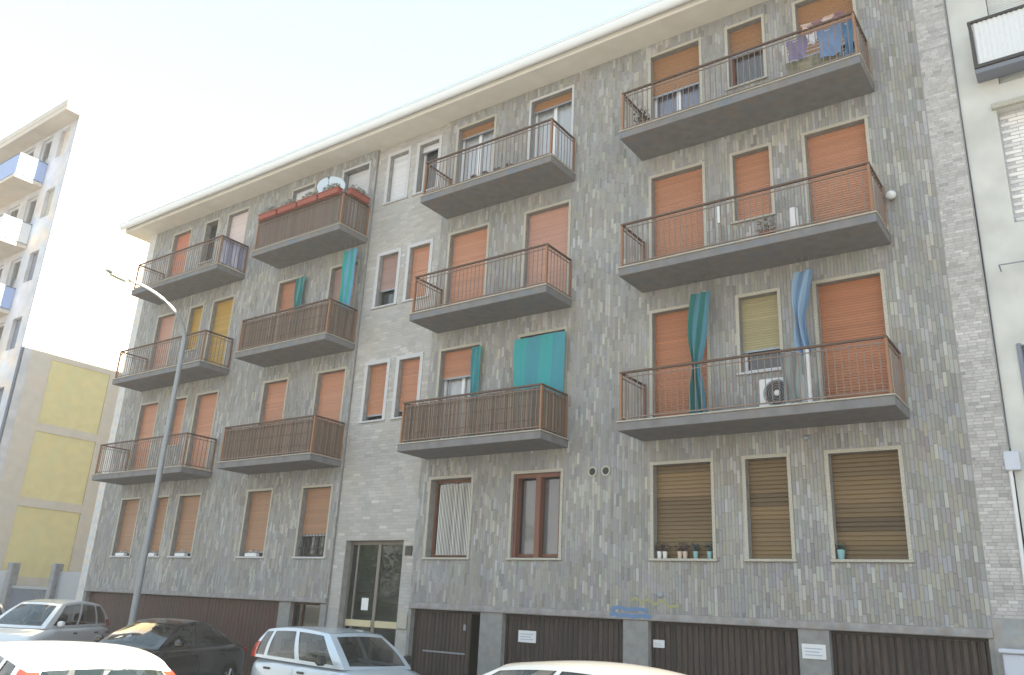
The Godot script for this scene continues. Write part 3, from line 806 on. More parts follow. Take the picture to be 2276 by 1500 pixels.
func entrance(B: Node3D, e: Array):
	var w: float = e[2] - e[0]; var h: float = e[3] - 0.3
	var n := node("entrance_door", B, V(e[0], 0.30, -0.26)); n.set_meta("label", "tall glazed double entrance door with brass kick rail")
	var mb := MB.new(); mb.cbox(V(-0.02, -0.30, -0.3), V(w + 0.02, -0.15, 0.55), 0.01); mb.cbox(V(0, -0.149, -0.3), V(w, -0.001, 0.24), 0.01); obj("step", mb, "lintel", n)
	mb = MB.new()
	mb.bx(0, 0, -0.03, 0.07, h - 0.002, 0.03); mb.bx(w - 0.07, 0, -0.03, w, h - 0.002, 0.03); mb.bx(0.07, h - 0.08, -0.03, w - 0.07, h - 0.002, 0.03)
	mb.bx(w * 0.52 - 0.045, 0.0, -0.03, w * 0.52 + 0.045, h - 0.08, 0.031); mb.bx(0.24, 0.0, -0.03, 0.29, h - 0.08, 0.029)
	mb.bx(0.07, 0.0, -0.03, w - 0.07, 0.10, 0.028)
	obj("door_frame", mb, "metal_door", n)
	for ab in [[0.07, 0.24], [0.29, w * 0.52 - 0.045], [w * 0.52 + 0.045, w - 0.07]]:
		mb = MB.new(); mb.bx(ab[0], 1.32, -0.004, ab[1], h - 0.08, 0.004); obj("pane", mb, "glass_door", n)
		mb = MB.new(); mb.bx(ab[0], 0.10, -0.004, ab[1], 1.16, 0.004); obj("pane", mb, "glass_door", n)
	for ab in [[0.08, w * 0.52 - 0.06], [w * 0.52 + 0.06, w - 0.08]]:
		mb = MB.new(); mb.cbox(V(ab[0], 1.165, -0.02), V(ab[1], 1.315, 0.045), 0.01); obj("rail", mb, "brass", n)
	mb = MB.new(); mb.bx(0.52, 1.53, 0.005, 0.74, 1.80, 0.008); obj("notice", mb, "white_paint", n)
	mb = MB.new(); mb.cbox(V(w + 0.05, 1.19, 0.214), V(w + 0.33, 1.52, 0.24), 0.006); obj("bell_panel", mb, "trim", n)

# ---------------------------------------------------------------- neighbours
func neighbour():
	var N := thing("neighbour_building", "cream rendered apartment block at the right edge with a ribbed balcony front", "building", V(24.74, 0, 0))
	var holes := [[0.50, 8.2, 3.2, 10.28], [0.28, 5.3, 1.4, 6.18], [0.4, 2.6, 1.5, 4.0], [3.4, 8.2, 4.6, 10.2], [2.6, 5.2, 3.8, 6.9], [0.6, 10.75, 3.0, 13.0]]
	obj("wall", wall_mesh(0, 26, 0, 15.4, -0.02, -0.32, holes), "cream", N)
	var mb := MB.new(); mb.bx(0, 0, -11, 0.3, 15.4, -0.321); mb.bx(25.7, 0, -11, 26, 15.4, -0.321); mb.bx(0.3, 0, -11, 25.7, 15.4, -10.7)
	obj("end_wall", mb, "cream", N)
	mb = MB.new(); mb.bx(-0.0, 15.4, -11.4, 26.4, 15.6, 0.5); obj("roof", mb, "soffit", N)
	mb = MB.new(); mb.bx(0.31, 0, -4.2, 25.6, 15.3, -4.1); obj("partition", mb, "interior", N)
	# brick lined recess with window
	var n := node("window", N, V(0.50, 8.2, -0.02))
	mb = MB.new()
	var rr := MB.new()
	rr.bx(0.001, 0.001, -0.29, 2.699, 2.079, -0.16); obj("infill", rr, "trim_white", n)
	var brick := MB.new(); brick.cbox(V(0, 0, 0), V(0.235, 0.058, 0.012), 0.004)
	var bms := []
	for q in 4:
		var k := 0.72 + 0.05 * q
		bms.append(brick.mesh(mat("white_brick_%d" % q, lin(k, k * 0.97, k * 0.95), 0.9)))
	for j in 30:
		for i in 3:
			inst("brick", bms[rng.randi() % 4], n, V(0.02 + i * 0.245 + (0.12 if j % 2 == 0 else 0.0), 0.01 + j * 0.067, -0.158))
	mb = MB.new(); mb.cbox(V(-0.06, 2.081, -0.05), V(2.76, 2.18, 0.07), 0.01); obj("lintel", mb, "trim", n)
	n = node("window", N, V(0.28, 5.3, -0.02))
	mb = MB.new(); mb.bx(0.0, 0, -0.2, 0.06, 0.88, -0.1); mb.bx(1.06, 0, -0.2, 1.12, 0.88, -0.1); mb.bx(0.06, 0.82, -0.2, 1.06, 0.88, -0.1); mb.bx(0.06, 0, -0.2, 1.06, 0.06, -0.1); obj("frame", mb, "slate", n)
	mb = MB.new(); mb.bx(0.06, 0.06, -0.16, 1.06, 0.82, -0.15); obj("pane", mb, "glass", n)
	mb = MB.new(); mb.cbox(V(-0.01, -0.01, -0.02), V(0.05, 0.9, 0.03), 0.005); obj("shutter_leaf", mb, "slate", n)
	for hh in [[0.4, 2.6, 1.1, 1.4], [3.4, 8.2, 1.2, 2.0], [2.6, 5.2, 1.2, 1.7], [0.6, 10.75, 2.4, 2.25]]:
		n = node("window", N, V(hh[0], hh[1], -0.02))
		obj("shutter", shutter_mesh(hh[2] - 0.02, hh[3] - 0.004, Color(0.62, 0.62, 0.6)), "vcol_semi", n, V(0.01, 0.002, -0.14))
	# ribbed balcony
	var b := node("balcony", N, V(0.30, 10.90, -0.02))
	mb = MB.new(); mb.cbox(V(0.0, -0.03, 0.001), V(3.6, 0.06, 0.32), 0.01); obj("slab", mb, "slate", b)
	mb = MB.new(); mb.cbox(V(-0.01, 0.96, 0.28), V(3.61, 1.01, 0.34), 0.006); mb.cbox(V(-0.01, 0.96, 0.0), V(0.04, 1.009, 0.279), 0.006)
	mb.bx(0.0, 0.061, 0.29, 0.05, 0.959, 0.34); mb.bx(0.05, 0.061, 0.285, 3.6, 0.12, 0.345)
	obj("railing_frame", mb, "frame_dark", b)
	mb = MB.new()
	for i in 48:
		var x := 0.06 + i * 0.073
		mb.quad(V(x, 0.121, 0.30), V(x + 0.036, 0.121, 0.322), V(x + 0.036, 0.955, 0.322), V(x, 0.955, 0.30))
		mb.quad(V(x + 0.036, 0.121, 0.322), V(x + 0.073, 0.121, 0.30), V(x + 0.073, 0.955, 0.30), V(x + 0.036, 0.955, 0.322))
	mb.bx(0.01, 0.08, 0.01, 0.025, 0.955, 0.285)
	obj("ribbed_panel", mb, "white_plastic", b)
	# cable, meter box and pipe on the joint
	mb = MB.new(); mb.tube([V(0.0, 15.3, 0.01), V(-0.01, 12, 0.012), V(0.005, 8, 0.01), V(-0.005, 4.6, 0.012)], 0.006, -1, 6); obj("cable", mb, "slate", N)
	mb = MB.new(); mb.cbox(V(-0.1, 4.27, -0.015), V(0.1, 4.55, 0.09), 0.01); obj("junction_box", mb, "cabinet", N)
	mb = MB.new(); mb.tube([V(-0.04, 4.27, 0.03), V(-0.04, 4.0, 0.03), V(-0.06, 2.0, 0.035), V(-0.06, 0.14, 0.035)], 0.028, -1, 8); obj("drain_pipe", mb, "white_plastic", N)
	mb = MB.new(); mb.tube([V(0.22, 7.42, -0.02), V(0.22, 7.42, 0.25)], 0.012, -1, 6); mb.tube([V(0.22, 7.42, 0.25), V(1.6, 7.40, 0.25)], 0.012, -1, 6); mb.tube([V(1.6, 7.40, 0.25), V(1.6, 7.40, -0.02)], 0.012, -1, 6)
	obj("drying_rail", mb, "grey_metal", N)

func left_tower():
	var X := -8.6; var ZF := 0.18; var H := 22.4
	var T := thing("tower_block", "taller white apartment block behind with yellow panelled sunlit end wall", "building", V(X, 0, 0))
	var holes := []
	for k in 7: holes.append([-1.75, 2.1 + 3.02 * k, -0.95, 3.5 + 3.02 * k])
	for k in 7: holes.append([-5.4, 1.3 + 3.02 * k, -4.2, 3.5 + 3.02 * k])
	for k in 7: holes.append([-3.5, 1.3 + 3.02 * k, -2.5, 3.5 + 3.02 * k])
	obj("front_wall", wall_mesh(-22, -0.002, 0, H - 0.6, ZF, ZF - 0.3, holes), "tower_white", T)
	var mb := MB.new(); mb.bx(-22, 0, -13, -0.3, H - 0.6, -12.7); mb.bx(-22, 0, -12.7, -21.7, H - 0.6, ZF - 0.301); mb.bx(-21.6, 0, -4, -0.35, H - 0.7, -3.9); obj("back_wall", mb, "tower_white", T)
	# end wall: beige frame with yellow panels set back
	mb = MB.new(); mb.bx(-0.29, 0, -12.69, -0.06, H - 0.6, ZF - 0.301); obj("end_wall", mb, "tower_frame", T)
	for z in [[ZF - 0.001, -0.95], [-3.45, -4.35], [-8.1, -9.0]]:
		mb = MB.new(); mb.bx(-0.059, 0, z[0] if z[0] < 0 else -0.122, 0.0, H - 0.6, z[1]); obj("column", mb, "tower_frame", T)
	for k in 7:
		var y := 2.0 + 2.95 * k
		for z in [[-0.951, -3.449], [-4.351, -8.099]]:
			mb = MB.new(); mb.bx(-0.058, y, z[0], -0.004, y + 0.34, z[1]); obj("beam", mb, "tower_frame", T)
			if y + 2.95 < H:
				mb = MB.new(); mb.bx(-0.058, y + 0.341, z[0] - 0.01, -0.03, y + 2.949, z[1] + 0.01); obj("yellow_panel", mb, "tower_yellow", T)
	mb = MB.new(); mb.bx(-0.058, 0, -0.951, -0.03, 1.99, -8.09); obj("yellow_panel", mb, "tower_yellow", T)
	mb = MB.new(); mb.bx(-22.3, H - 0.599, -13.3, -0.003, H - 0.35, ZF + 0.7); mb.bx(-22.3, H - 0.349, ZF + 0.62, -0.003, H - 0.1, ZF + 0.72); obj("roof", mb, "tower_frame", T)
	mb = MB.new(); mb.tube([V(-0.08, 0.1, ZF + 0.06), V(-0.08, H - 0.6, ZF + 0.06)], 0.06, -1, 8); obj("drain_pipe", mb, "slate", T)
	for k in 7:
		var n := node("window", T, V(-1.75, 2.1 + 3.02 * k, ZF))
		mb = MB.new(); mb.bx(0.0, 0, -0.2, 0.8, 1.4, -0.15); obj("shutter", mb, ["slate", "tower_frame", "slate", "slate", "slate", "trim", "tower_frame"][k], n)
		for c in [[-5.4, 1.2], [-3.5, 1.0]]:
			n = node("window", T, V(c[0], 1.3 + 3.02 * k, ZF))
			mb = MB.new(); mb.bx(0.0, 0, -0.2, 0.05, 2.2, -0.1); mb.bx(c[1] - 0.05, 0, -0.2, c[1], 2.2, -0.1); mb.bx(0.05, 2.14, -0.2, c[1] - 0.05, 2.2, -0.1); obj("frame", mb, "frame_white", n)
			mb = MB.new(); mb.bx(0.05, 0, -0.16, c[1] - 0.05, 2.14, -0.15); obj("pane", mb, "glass", n)
		# balcony with coloured parapet
		n = node("balcony", T, V(-7.2, 0.95 + 3.02 * k, ZF))
		mb = MB.new(); mb.cbox(V(0, -0.16, 0.001), V(4.9, 0, 1.2), 0.01); obj("slab", mb, "tower_frame", n)
		mb = MB.new(); mb.bx(0.0, 0.06, 1.15, 4.9, 0.98, 1.18); mb.bx(4.87, 0.06, 0.02, 4.9, 0.98, 1.149); obj("parapet", mb, ["blue_panel", "white_plastic", "blue_panel", "white_plastic", "blue_panel", "white_plastic", "blue_panel"][k], n)
		mb = MB.new(); mb.cbox(V(-0.02, 0.98, 1.13), V(4.92, 1.03, 1.2), 0.006); mb.cbox(V(4.85, 0.98, 0.0), V(4.92, 1.029, 1.129), 0.006); obj("handrail", mb, "slate", n)

func fence():
	var F := thing("gate_fence", "grey metal fence with tall posts and a low gate between the buildings", "fence", V(-0.97, 0.0, -0.12))
	var mb := MB.new()
	for x in [[-1.97, -1.7], [-5.1, -4.72]]:
		mb = MB.new(); mb.cbox(V(x[0], 0, -0.14), V(x[1], 2.76, 0.14), 0.02); obj("post", mb, "concrete", F)
	mb = MB.new(); mb.bx(-1.699, 0.1, -0.02, -0.02, 2.5, 0.0); obj("panel", mb, "grey_metal", F)
	mb = MB.new(); mb.bx(-7.4, 0.1, -0.02, -5.11, 2.5, 0.0); obj("panel", mb, "grey_metal", F)
	var g := node("gate", F)
	mb = MB.new(); mb.cbox(V(-4.71, 1.9, -0.03), V(-1.98, 2.0, 0.03), 0.008); mb.cbox(V(-4.71, 0.12, -0.03), V(-1.98, 0.22, 0.03), 0.008); obj("gate_rail", mb, "lamp_paint", g)
	var bar := MB.new(); bar.bx(-0.03, 0.22, -0.012, 0.03, 1.9, 0.012)
	var bm := bar.mesh(M["slate"])
	for i in 24: inst("bar", bm, g, V(-4.65 + i * 0.115, 0, 0))

func lamp():
	var x := 5.72; var z := 2.0
	var L := thing("street_lamp", "tall grey street lamp with curved arm over the parked cars", "street lamp", V(x, 0.0, z))
	var mb := MB.new()
	mb.lathe([Vector2(0.0, 1.2), Vector2(0.10, 1.2), Vector2(0.115, 1.0), Vector2(0.12, 0.0)], 14); obj("base", mb, "grey_metal", L)
	var path := [V(0, 1.2, 0), V(0, 4, 0.0), V(0, 8.6, 0)]
	mb = MB.new(); mb.tube(path, 0.085, 0.06, 12); obj("pole", mb, "lamp_paint", L)
	mb = MB.new()
	var arm := []
	for k in 12:
		var t := k / 11.0
		arm.append(V(-0.05 * t, 8.6 + 1.15 * sin(t * PI * 0.5), 0.05 * t + 1.75 * (1 - cos(t * PI * 0.5))))
	mb.tube(arm, 0.06, 0.045, 10); obj("arm", mb, "lamp_paint", L)
	mb = MB.new()
	var rows := []
	var prof := [[0.0, 0.03, 0.03], [0.08, 0.09, 0.05], [0.25, 0.13, 0.075], [0.5, 0.13, 0.07], [0.68, 0.09, 0.045], [0.74, 0.01, 0.01]]
	for p in prof:
		var row := []
		for k in 13:
			var an := TAU * k / 12.0
			row.append(V(p[1] * cos(an), p[2] * sin(an), p[0]))
		rows.append(row)
	mb.grid(rows)
	var hd := obj("lamp_head", mb, "lamp_paint", L, V(-0.05, 9.74, 1.76)); hd.rotation.x = deg_to_rad(-6)
	mb = MB.new(); mb.bx(-0.09, -0.085, 0.14, 0.09, -0.055, 0.58); obj("lamp_glass", mb, "clear_light", hd)

# ---------------------------------------------------------------- cars
func car(called: String, label: String, at: Vector3, turn: float, p: Dictionary) -> Node3D:
	var C := thing(called, label, "car", at, turn, "")
	var L: float = p.L; var W: float = p.W; var H: float = p.H
	var pm: Material = M[p.paint]
	var belt: float = p.belt
	var top: Array = p.top       # body top profile (x, y), front to rear ends
	var ty := func(x: float) -> float:
		for i in top.size() - 1:
			if x >= top[i][0] and x <= top[i + 1][0]:
				var t: float = (x - top[i][0]) / (top[i + 1][0] - top[i][0])
				return lerpf(top[i][1], top[i + 1][1], t)
		return top[-1][1] if x > 0 else top[0][1]
	var hw := func(x: float) -> float:
		var q := absf(2 * x / L)
		return W / 2 * (1.0 - 0.20 * pow(q, 7)) 
	var rows := []
	var ns := 36
	for i in ns + 1:
		var u := float(i) / ns
		var x := -L / 2 * cos(u * PI) if true else 0.0
		x = lerpf(x, lerpf(-L / 2, L / 2, u), 0.6)
		var w: float = hw.call(x); var y: float = ty.call(x)
		var endk := clampf((absf(2 * x / L) - 0.94) / 0.06, 0, 1)
		var yb := lerpf(0.20, 0.30, endk)
		var row := []
		for s in [[-0.84, 0], [-0.955, 1], [-0.995, 2], [-1.0, 3], [-0.985, 4], [-0.955, 5], [-0.86, 6], [-0.55, 7], [0.0, 8], [0.55, 7], [0.86, 6], [0.955, 5], [0.985, 4], [1.0, 3], [0.995, 2], [0.955, 1], [0.84, 0]]:
			var yy: float = [yb, yb + 0.06, yb + 0.18, lerpf(yb, y, 0.55), lerpf(yb, y, 0.78), y - 0.085, y - 0.02, y + 0.012, y + 0.02][s[1]]
			row.append(V(x, minf(yy, y + 0.02), s[0] * w))
		rows.append(row)
	var mb := MB.new(); mb.grid(rows, Color.WHITE, true)
	for e in [0, ns]:
		var r = rows[e]
		var cpt := Vector3.ZERO
		for q in r: cpt += q / r.size()
		for k in r.size() - 1:
			if e == 0: mb.quad(cpt, r[k + 1], r[k], r[k])
			else: mb.quad(cpt, r[k], r[k + 1], r[k + 1])
		if e == 0: mb.quad(cpt, r[0], r[-1], r[-1])
		else: mb.quad(cpt, r[-1], r[0], r[0])
	obj("body", mb, pm, C)
	mb = MB.new(); mb.bx(-L / 2 + 0.25, 0.18, -W / 2 + 0.14, L / 2 - 0.25, 0.3, W / 2 - 0.14); obj("underbody", mb, "dark_plastic", C)
	# greenhouse
	var gb: Array = p.gb      # bottom: rear x, front x
	var gt: Array = p.gt      # top: rear x, front x
	var wb: float = p.wb; var wt: float = p.wt; var crown: float = p.get("crown", 0.05)
	var by := belt - 0.02
	var P := func(s: float, t: float, side: float) -> Vector3:   # side face, s rear to front, t up
		var xb := lerpf(gb[0], gb[1], s); var xt := lerpf(gt[0], gt[1], s)
		var yt := H - crown * pow(absf(2 * s - 1.06), 2.0) * 1.4
		var b0: float = by + lerpf(p.get("rise", 0.0), 0.0, s)
		var bulge := 0.03 * sin(t * PI)
		var corner := 0.04 * pow(absf(2 * s - 1), 6)
		var x := lerpf(xb, xt, t) + (0.05 * sin(t * PI) * (1 if s > 0.5 else -1) * pow(absf(2 * s - 1), 4))
		return V(x, lerpf(b0, yt, t), side * (lerpf(wb, wt, t) + bulge - corner))
	var glassy: Array = p.windows   # [s0,s1] list for side windows
	var roofm := MB.new()
	var sbreak := [0.0, 1.0]
	for g in glassy: sbreak.append(g[0]); sbreak.append(g[1])
	for k in range(1, 16): sbreak.append(k / 16.0)
	sbreak.sort()
	var tb := [0.0, 0.10, 0.2, 0.35, 0.5, 0.65, 0.8, 0.90, 0.96, 1.0]
	for side in [-1.0, 1.0]:
		for g in glassy:
			var gm := MB.new()
			var gr := []
			for j in 9:
				var t: float = lerpf(0.10, 0.90, j / 8.0)
				var rr := []
				for i in 9:
					var s: float = lerpf(g[0], g[1], i / 8.0)
					rr.append(P.call(s, t, side) - V(0, 0, side * 0.008))
				gr.append(rr)
			gm.grid(gr, Color.WHITE, side < 0)
			obj("side_window", gm, "glass_car", C)
		for i in sbreak.size() - 1:
			var s0: float = sbreak[i]; var s1: float = sbreak[i + 1]
			if s1 - s0 < 0.0005: continue
			var sm := (s0 + s1) / 2
			var inw := false
			for g in glassy:
				if sm > g[0] and sm < g[1]: inw = true
			for j in tb.size() - 1:
				if inw and tb[j] >= 0.0999 and tb[j + 1] <= 0.9001: continue
				var a: Vector3 = P.call(s0, tb[j], side); var b: Vector3 = P.call(s1, tb[j], side); var c: Vector3 = P.call(s1, tb[j + 1], side); var d: Vector3 = P.call(s0, tb[j + 1], side)
				if side > 0: roofm.quad(a, b, c, d)
				else: roofm.quad(b, a, d, c)
	# front and rear screens
	for fr in [0.0, 1.0]:
		var gr := []
		for j in 11:
			var t: float = j / 10.0
			var l: Vector3 = P.call(fr, t, -1.0); var r: Vector3 = P.call(fr, t, 1.0)
			var rr := []
			for i in 13:
				var q := i / 12.0
				var pt := l.lerp(r, q)
				pt.x += (0.10 if fr > 0.5 else -0.08) * sin(q * PI) 
				pt.y += 0.03 * sin(q * PI) * t
				rr.append(pt)
			gr.append(rr)
		var gm := MB.new()
		var cut := []
		for j in range(1, 10):
			var rr := []
			for i in range(1, 12): rr.append(gr[j][i])
			cut.append(rr)
		gm.grid(cut, Color.WHITE, fr < 0.5)
		obj("windscreen" if fr > 0.5 else "rear_window", gm, "glass_car", C)
		for j in 10:
			for i in 12:
				if j >= 1 and j < 9 and i >= 1 and i < 11: continue
				var a: Vector3 = gr[j][i]; var b: Vector3 = gr[j][i + 1]; var c: Vector3 = gr[j + 1][i + 1]; var d: Vector3 = gr[j + 1][i]
				if fr > 0.5: roofm.quad(b, a, d, c)
				else: roofm.quad(a, b, c, d)
	obj("pillars", roofm, pm, C)
	# roof skin
	var rows2 := []
	for i in 25:
		var s := i / 24.0
		var l: Vector3 = P.call(s, 1.0, -1.0); var r: Vector3 = P.call(s, 1.0, 1.0)
		var rr := []
		for j in 13:
			var q := j / 12.0
			var pt := l.lerp(r, q)
			var ex := (0.10 if s > 0.5 else -0.08) * sin(q * PI) * pow(absf(2 * s - 1), 6)
			rr.append(pt + V(ex, 0.035 * pow(sin(q * PI), 0.6), 0))
		rows2.append(rr)
	var rf := MB.new(); rf.grid(rows2, Color.WHITE, true)
	obj("roof", rf, pm, C)
	# wheels
	var wr: float = p.get("wr", 0.30)
	for fx in [p.wheels[0], p.wheels[1]]:
		for side in [-1.0, 1.0]:
			var wn := node("wheel", C, V(fx, wr, side * (W / 2 - 0.09)))
			if side < 0: wn.rotation.y = PI
			var m1 := MB.new(); m1.lathe([Vector2(wr * 0.62, -0.09), Vector2(wr * 0.95, -0.10), Vector2(wr, -0.05), Vector2(wr, 0.05), Vector2(wr * 0.95, 0.10), Vector2(wr * 0.62, 0.09)], 24, Color.WHITE, 2); obj("tyre", m1, "rubber", wn)
			m1 = MB.new(); m1.lathe([Vector2(wr * 0.63, 0.088), Vector2(wr * 0.58, 0.05), Vector2(wr * 0.2, 0.075), Vector2(0.001, 0.08)], 24, Color.WHITE, 2)
			for k in 5:
				var an := TAU * k / 5
				m1.tube([V(0.03 * cos(an), 0.03 * sin(an), 0.085), V(wr * 0.6 * cos(an), wr * 0.6 * sin(an), 0.08)], 0.022, 0.028, 6)
			obj("rim", m1, "rim", wn)
			m1 = MB.new()
			for k in 12:
				var a0 := PI * k / 12; var a1 := PI * (k + 1) / 12
				m1.quad(V(cos(a0) * wr * 1.0, sin(a0) * wr, 0.094), V(cos(a0) * wr * 1.16, sin(a0) * wr * 1.16, 0.094), V(cos(a1) * wr * 1.16, sin(a1) * wr * 1.16, 0.094), V(cos(a1) * wr, sin(a1) * wr, 0.094))
			obj("wheel_arch", m1, "dark_plastic", wn)
	# lights, mirrors, plates, handles
	for side in [-1.0, 1.0]:
		var tl := []
		var t0: float = p.get("tail_t", [0.0, 0.0])[0]; var t1: float = p.get("tail_t", [0.0, 0.0])[1]
		mb = MB.new()
		if t1 > 0:
			for q in 7:
				var t := lerpf(t0, t1, q / 6.0)
				var c0: Vector3 = P.call(0.0, t, side)
				var a0: Vector3 = P.call(0.055, t, side)
				tl.append([a0 + V(0, 0, side * 0.006), c0 + V(-0.012, 0, side * 0.006), c0 + V(-0.030, 0, -side * 0.085)])
		else:
			for q in 5:
				var y := lerpf(p.tail_y, p.tail_y + 0.15, q / 4.0)
				var x1 := -L / 2
				tl.append([V(x1 + 0.16, y, side * (hw.call(x1 + 0.16) + 0.004)), V(x1 + 0.02, y, side * (hw.call(x1 + 0.02) + 0.002)), V(x1 - 0.012, y, side * (hw.call(x1) - 0.22))])
		mb.grid(tl, Color.WHITE, side < 0); obj("tail_light", mb, "red_light", C)
		mb = MB.new(); mb.cbox(V(L / 2 - 0.30, p.top[-2][1] - 0.14, side * W * 0.36 - 0.14), V(L / 2 - 0.02, p.top[-2][1] - 0.01, side * W * 0.36 + 0.12), 0.03); obj("headlight", mb, "clear_light", C)
		mb = MB.new(); mb.cbox(V(gb[1] - 0.42, belt + 0.02, side * (wb + 0.16) - 0.09), V(gb[1] - 0.30, belt + 0.17, side * (wb + 0.16) + 0.09), 0.035); obj("mirror", mb, p.get("mirror", p.paint), C)
		for g in glassy:
			if g[1] - g[0] < 0.15: continue
			var d0: float = lerpf(gb[0], gb[1], g[0]) - 0.03
			var d1: float = lerpf(gb[0], gb[1], g[1]) + 0.02
			var dr := []
			for q in 5:
				var rr := []
				for k in 9:
					var x := lerpf(d0, d1, k / 8.0)
					var w2: float = hw.call(x); var y2: float = ty.call(x); var b2 := 0.20
					rr.append(V(x, [b2 + 0.12, b2 + 0.18, lerpf(b2, y2, 0.55), lerpf(b2, y2, 0.78), y2 - 0.085][q], side * (w2 * [0.977, 0.995, 1.0, 0.985, 0.955][q] + 0.007)))
				dr.append(rr)
			mb = MB.new(); mb.grid(dr, Color.WHITE, side < 0)
			var door := obj("door", mb, pm, C)
			var hx: float = d0 + 0.16
			mb = MB.new(); mb.cbox(V(hx - 0.09, belt - 0.155, side * (W / 2 - 0.006) - 0.02), V(hx + 0.09, belt - 0.12, side * (W / 2 - 0.006) + 0.02), 0.01); obj("door_handle", mb, "dark_plastic", door)
	mb = MB.new(); mb.cbox(V(L / 2 - 0.02, 0.36, -0.26), V(L / 2 + 0.012, 0.47, 0.26), 0.004); mb.cbox(V(-L / 2 - 0.012, 0.5, -0.26), V(-L / 2 + 0.02, 0.61, 0.26), 0.004); obj("number_plate", mb, "plate", C)
	mb = MB.new(); mb.cbox(V(L / 2 - 0.06, 0.48, -W * 0.28), V(L / 2 + 0.006, 0.58, W * 0.28), 0.01); obj("grille", mb, "dark_plastic", C)
	# cabin
	mb = MB.new()
	mb.cbox(V(gb[1] - 0.55, 0.6, -wb + 0.1), V(gb[1] - 0.1, belt - 0.03, wb - 0.1), 0.05)
	for sx in [gb[1] - 1.35, gb[1] - 2.15]:
		for sz in [-0.36, 0.36]:
			mb.cbox(V(sx - 0.08, 0.45, sz - 0.24), V(sx + 0.06, belt + 0.10, sz + 0.24), 0.05)
			mb.cbox(V(sx - 0.07, belt + 0.13, sz - 0.13), V(sx + 0.02, belt + 0.32, sz + 0.13), 0.04)
	obj("seats", mb, "seat", C)
	return C

func cars():
	paint("paint_silver_blue", lin(0.52, 0.58, 0.64), 0.3, 0.3)
	paint("paint_black", lin(0.022, 0.022, 0.026), 0.2, 0.1)
	paint("paint_silver", lin(0.72, 0.72, 0.73), 0.35, 0.1)
	paint("paint_white", lin(0.80, 0.80, 0.79), 0.3, 0.0)
	paint("paint_beige", lin(0.62, 0.60, 0.56), 0.3, 0.3)
	# small upright hatchback
	car("parked_car", "pale silver boxy hatchback parked before the entrance door", V(14.8, 0, 3.5), deg_to_rad(-7), {
		"L": 3.54, "W": 1.58, "H": 1.51, "belt": 0.98, "paint": "paint_silver_blue", "wb": 0.73, "wt": 0.58, "gb": [-1.72, 1.02], "gt": [-1.52, 0.32], "crown": 0.04, "rise": 0.03, "mirror": "dark_plastic",
		"windows": [[0.05, 0.16], [0.20, 0.52], [0.57, 0.92]], "wheels": [-1.15, 1.15], "wr": 0.28, "tail_t": [0.0, 0.55],
		"top": [[-1.77, 0.85], [-1.70, 0.97], [-1.0, 0.98], [0.9, 0.97], [1.1, 0.96], [1.5, 0.86], [1.70, 0.74], [1.77, 0.55]]})
	var sedan := {
		"L": 4.55, "W": 1.76, "H": 1.44, "belt": 0.95, "paint": "paint_black", "wb": 0.76, "wt": 0.58, "gb": [-1.72, 1.05], "gt": [-0.95, 0.25], "crown": 0.07, "rise": 0.04,
		"windows": [[0.10, 0.20], [0.22, 0.55], [0.58, 0.94]], "wheels": [-1.35, 1.38], "wr": 0.31, "tail_y": 0.74,
		"top": [[-2.275, 0.70], [-2.2, 0.94], [-1.7, 1.0], [0.9, 0.95], [1.1, 0.93], [1.8, 0.82], [2.2, 0.68], [2.275, 0.5]]}
	car("parked_car", "black saloon parked nose out below the street lamp", V(9.4, 0.0, 3.5), deg_to_rad(-68), sedan)
	var mpv := {
		"L": 4.2, "W": 1.74, "H": 1.66, "belt": 1.02, "paint": "paint_silver", "wb": 0.75, "wt": 0.58, "gb": [-1.95, 1.25], "gt": [-1.65, 0.35], "crown": 0.06, "rise": 0.05,
		"windows": [[0.06, 0.22], [0.25, 0.54], [0.58, 0.92]], "wheels": [-1.3, 1.3], "wr": 0.31, "tail_t": [0.0, 0.3],
		"top": [[-2.1, 0.8], [-2.02, 1.0], [-1.5, 1.05], [1.0, 1.02], [1.3, 0.98], [1.8, 0.86], [2.04, 0.7], [2.1, 0.5]]}
	car("parked_car", "silver people carrier parked by the fence at the far left", V(2.7, 0.0, 2.6), deg_to_rad(-56), mpv)
	var m2 := mpv.duplicate(); m2.paint = "paint_beige"
	car("parked_car", "pale car cut off by the left edge of the picture", V(1.0, 0.0, 4.6), deg_to_rad(-56), m2)
	var hatch := {
		"L": 3.95, "W": 1.68, "H": 1.46, "belt": 0.97, "paint": "paint_white", "wb": 0.73, "wt": 0.57, "gb": [-1.90, 1.05], "gt": [-1.62, 0.25], "crown": 0.06, "rise": 0.04,
		"windows": [[0.10, 0.22], [0.26, 0.55], [0.58, 0.94]], "wheels": [-1.25, 1.25], "wr": 0.30, "tail_t": [0.05, 0.9],
		"top": [[-1.975, 0.75], [-1.92, 0.94], [-1.4, 0.99], [0.9, 0.97], [1.1, 0.95], [1.6, 0.84], [1.9, 0.70], [1.975, 0.5]]}
	car("parked_car", "sunlit white hatchback seen from behind in the bottom left corner", V(17.4, 0, 9.85), deg_to_rad(170), hatch)
	var h2 := hatch.duplicate(); h2.paint = "paint_beige"; h2["tail_t"] = [0.0, 0.3]
	car("parked_car", "pale car with only its curved roof showing before the garages", V(20.6, 0, 6.0), deg_to_rad(180), h2)

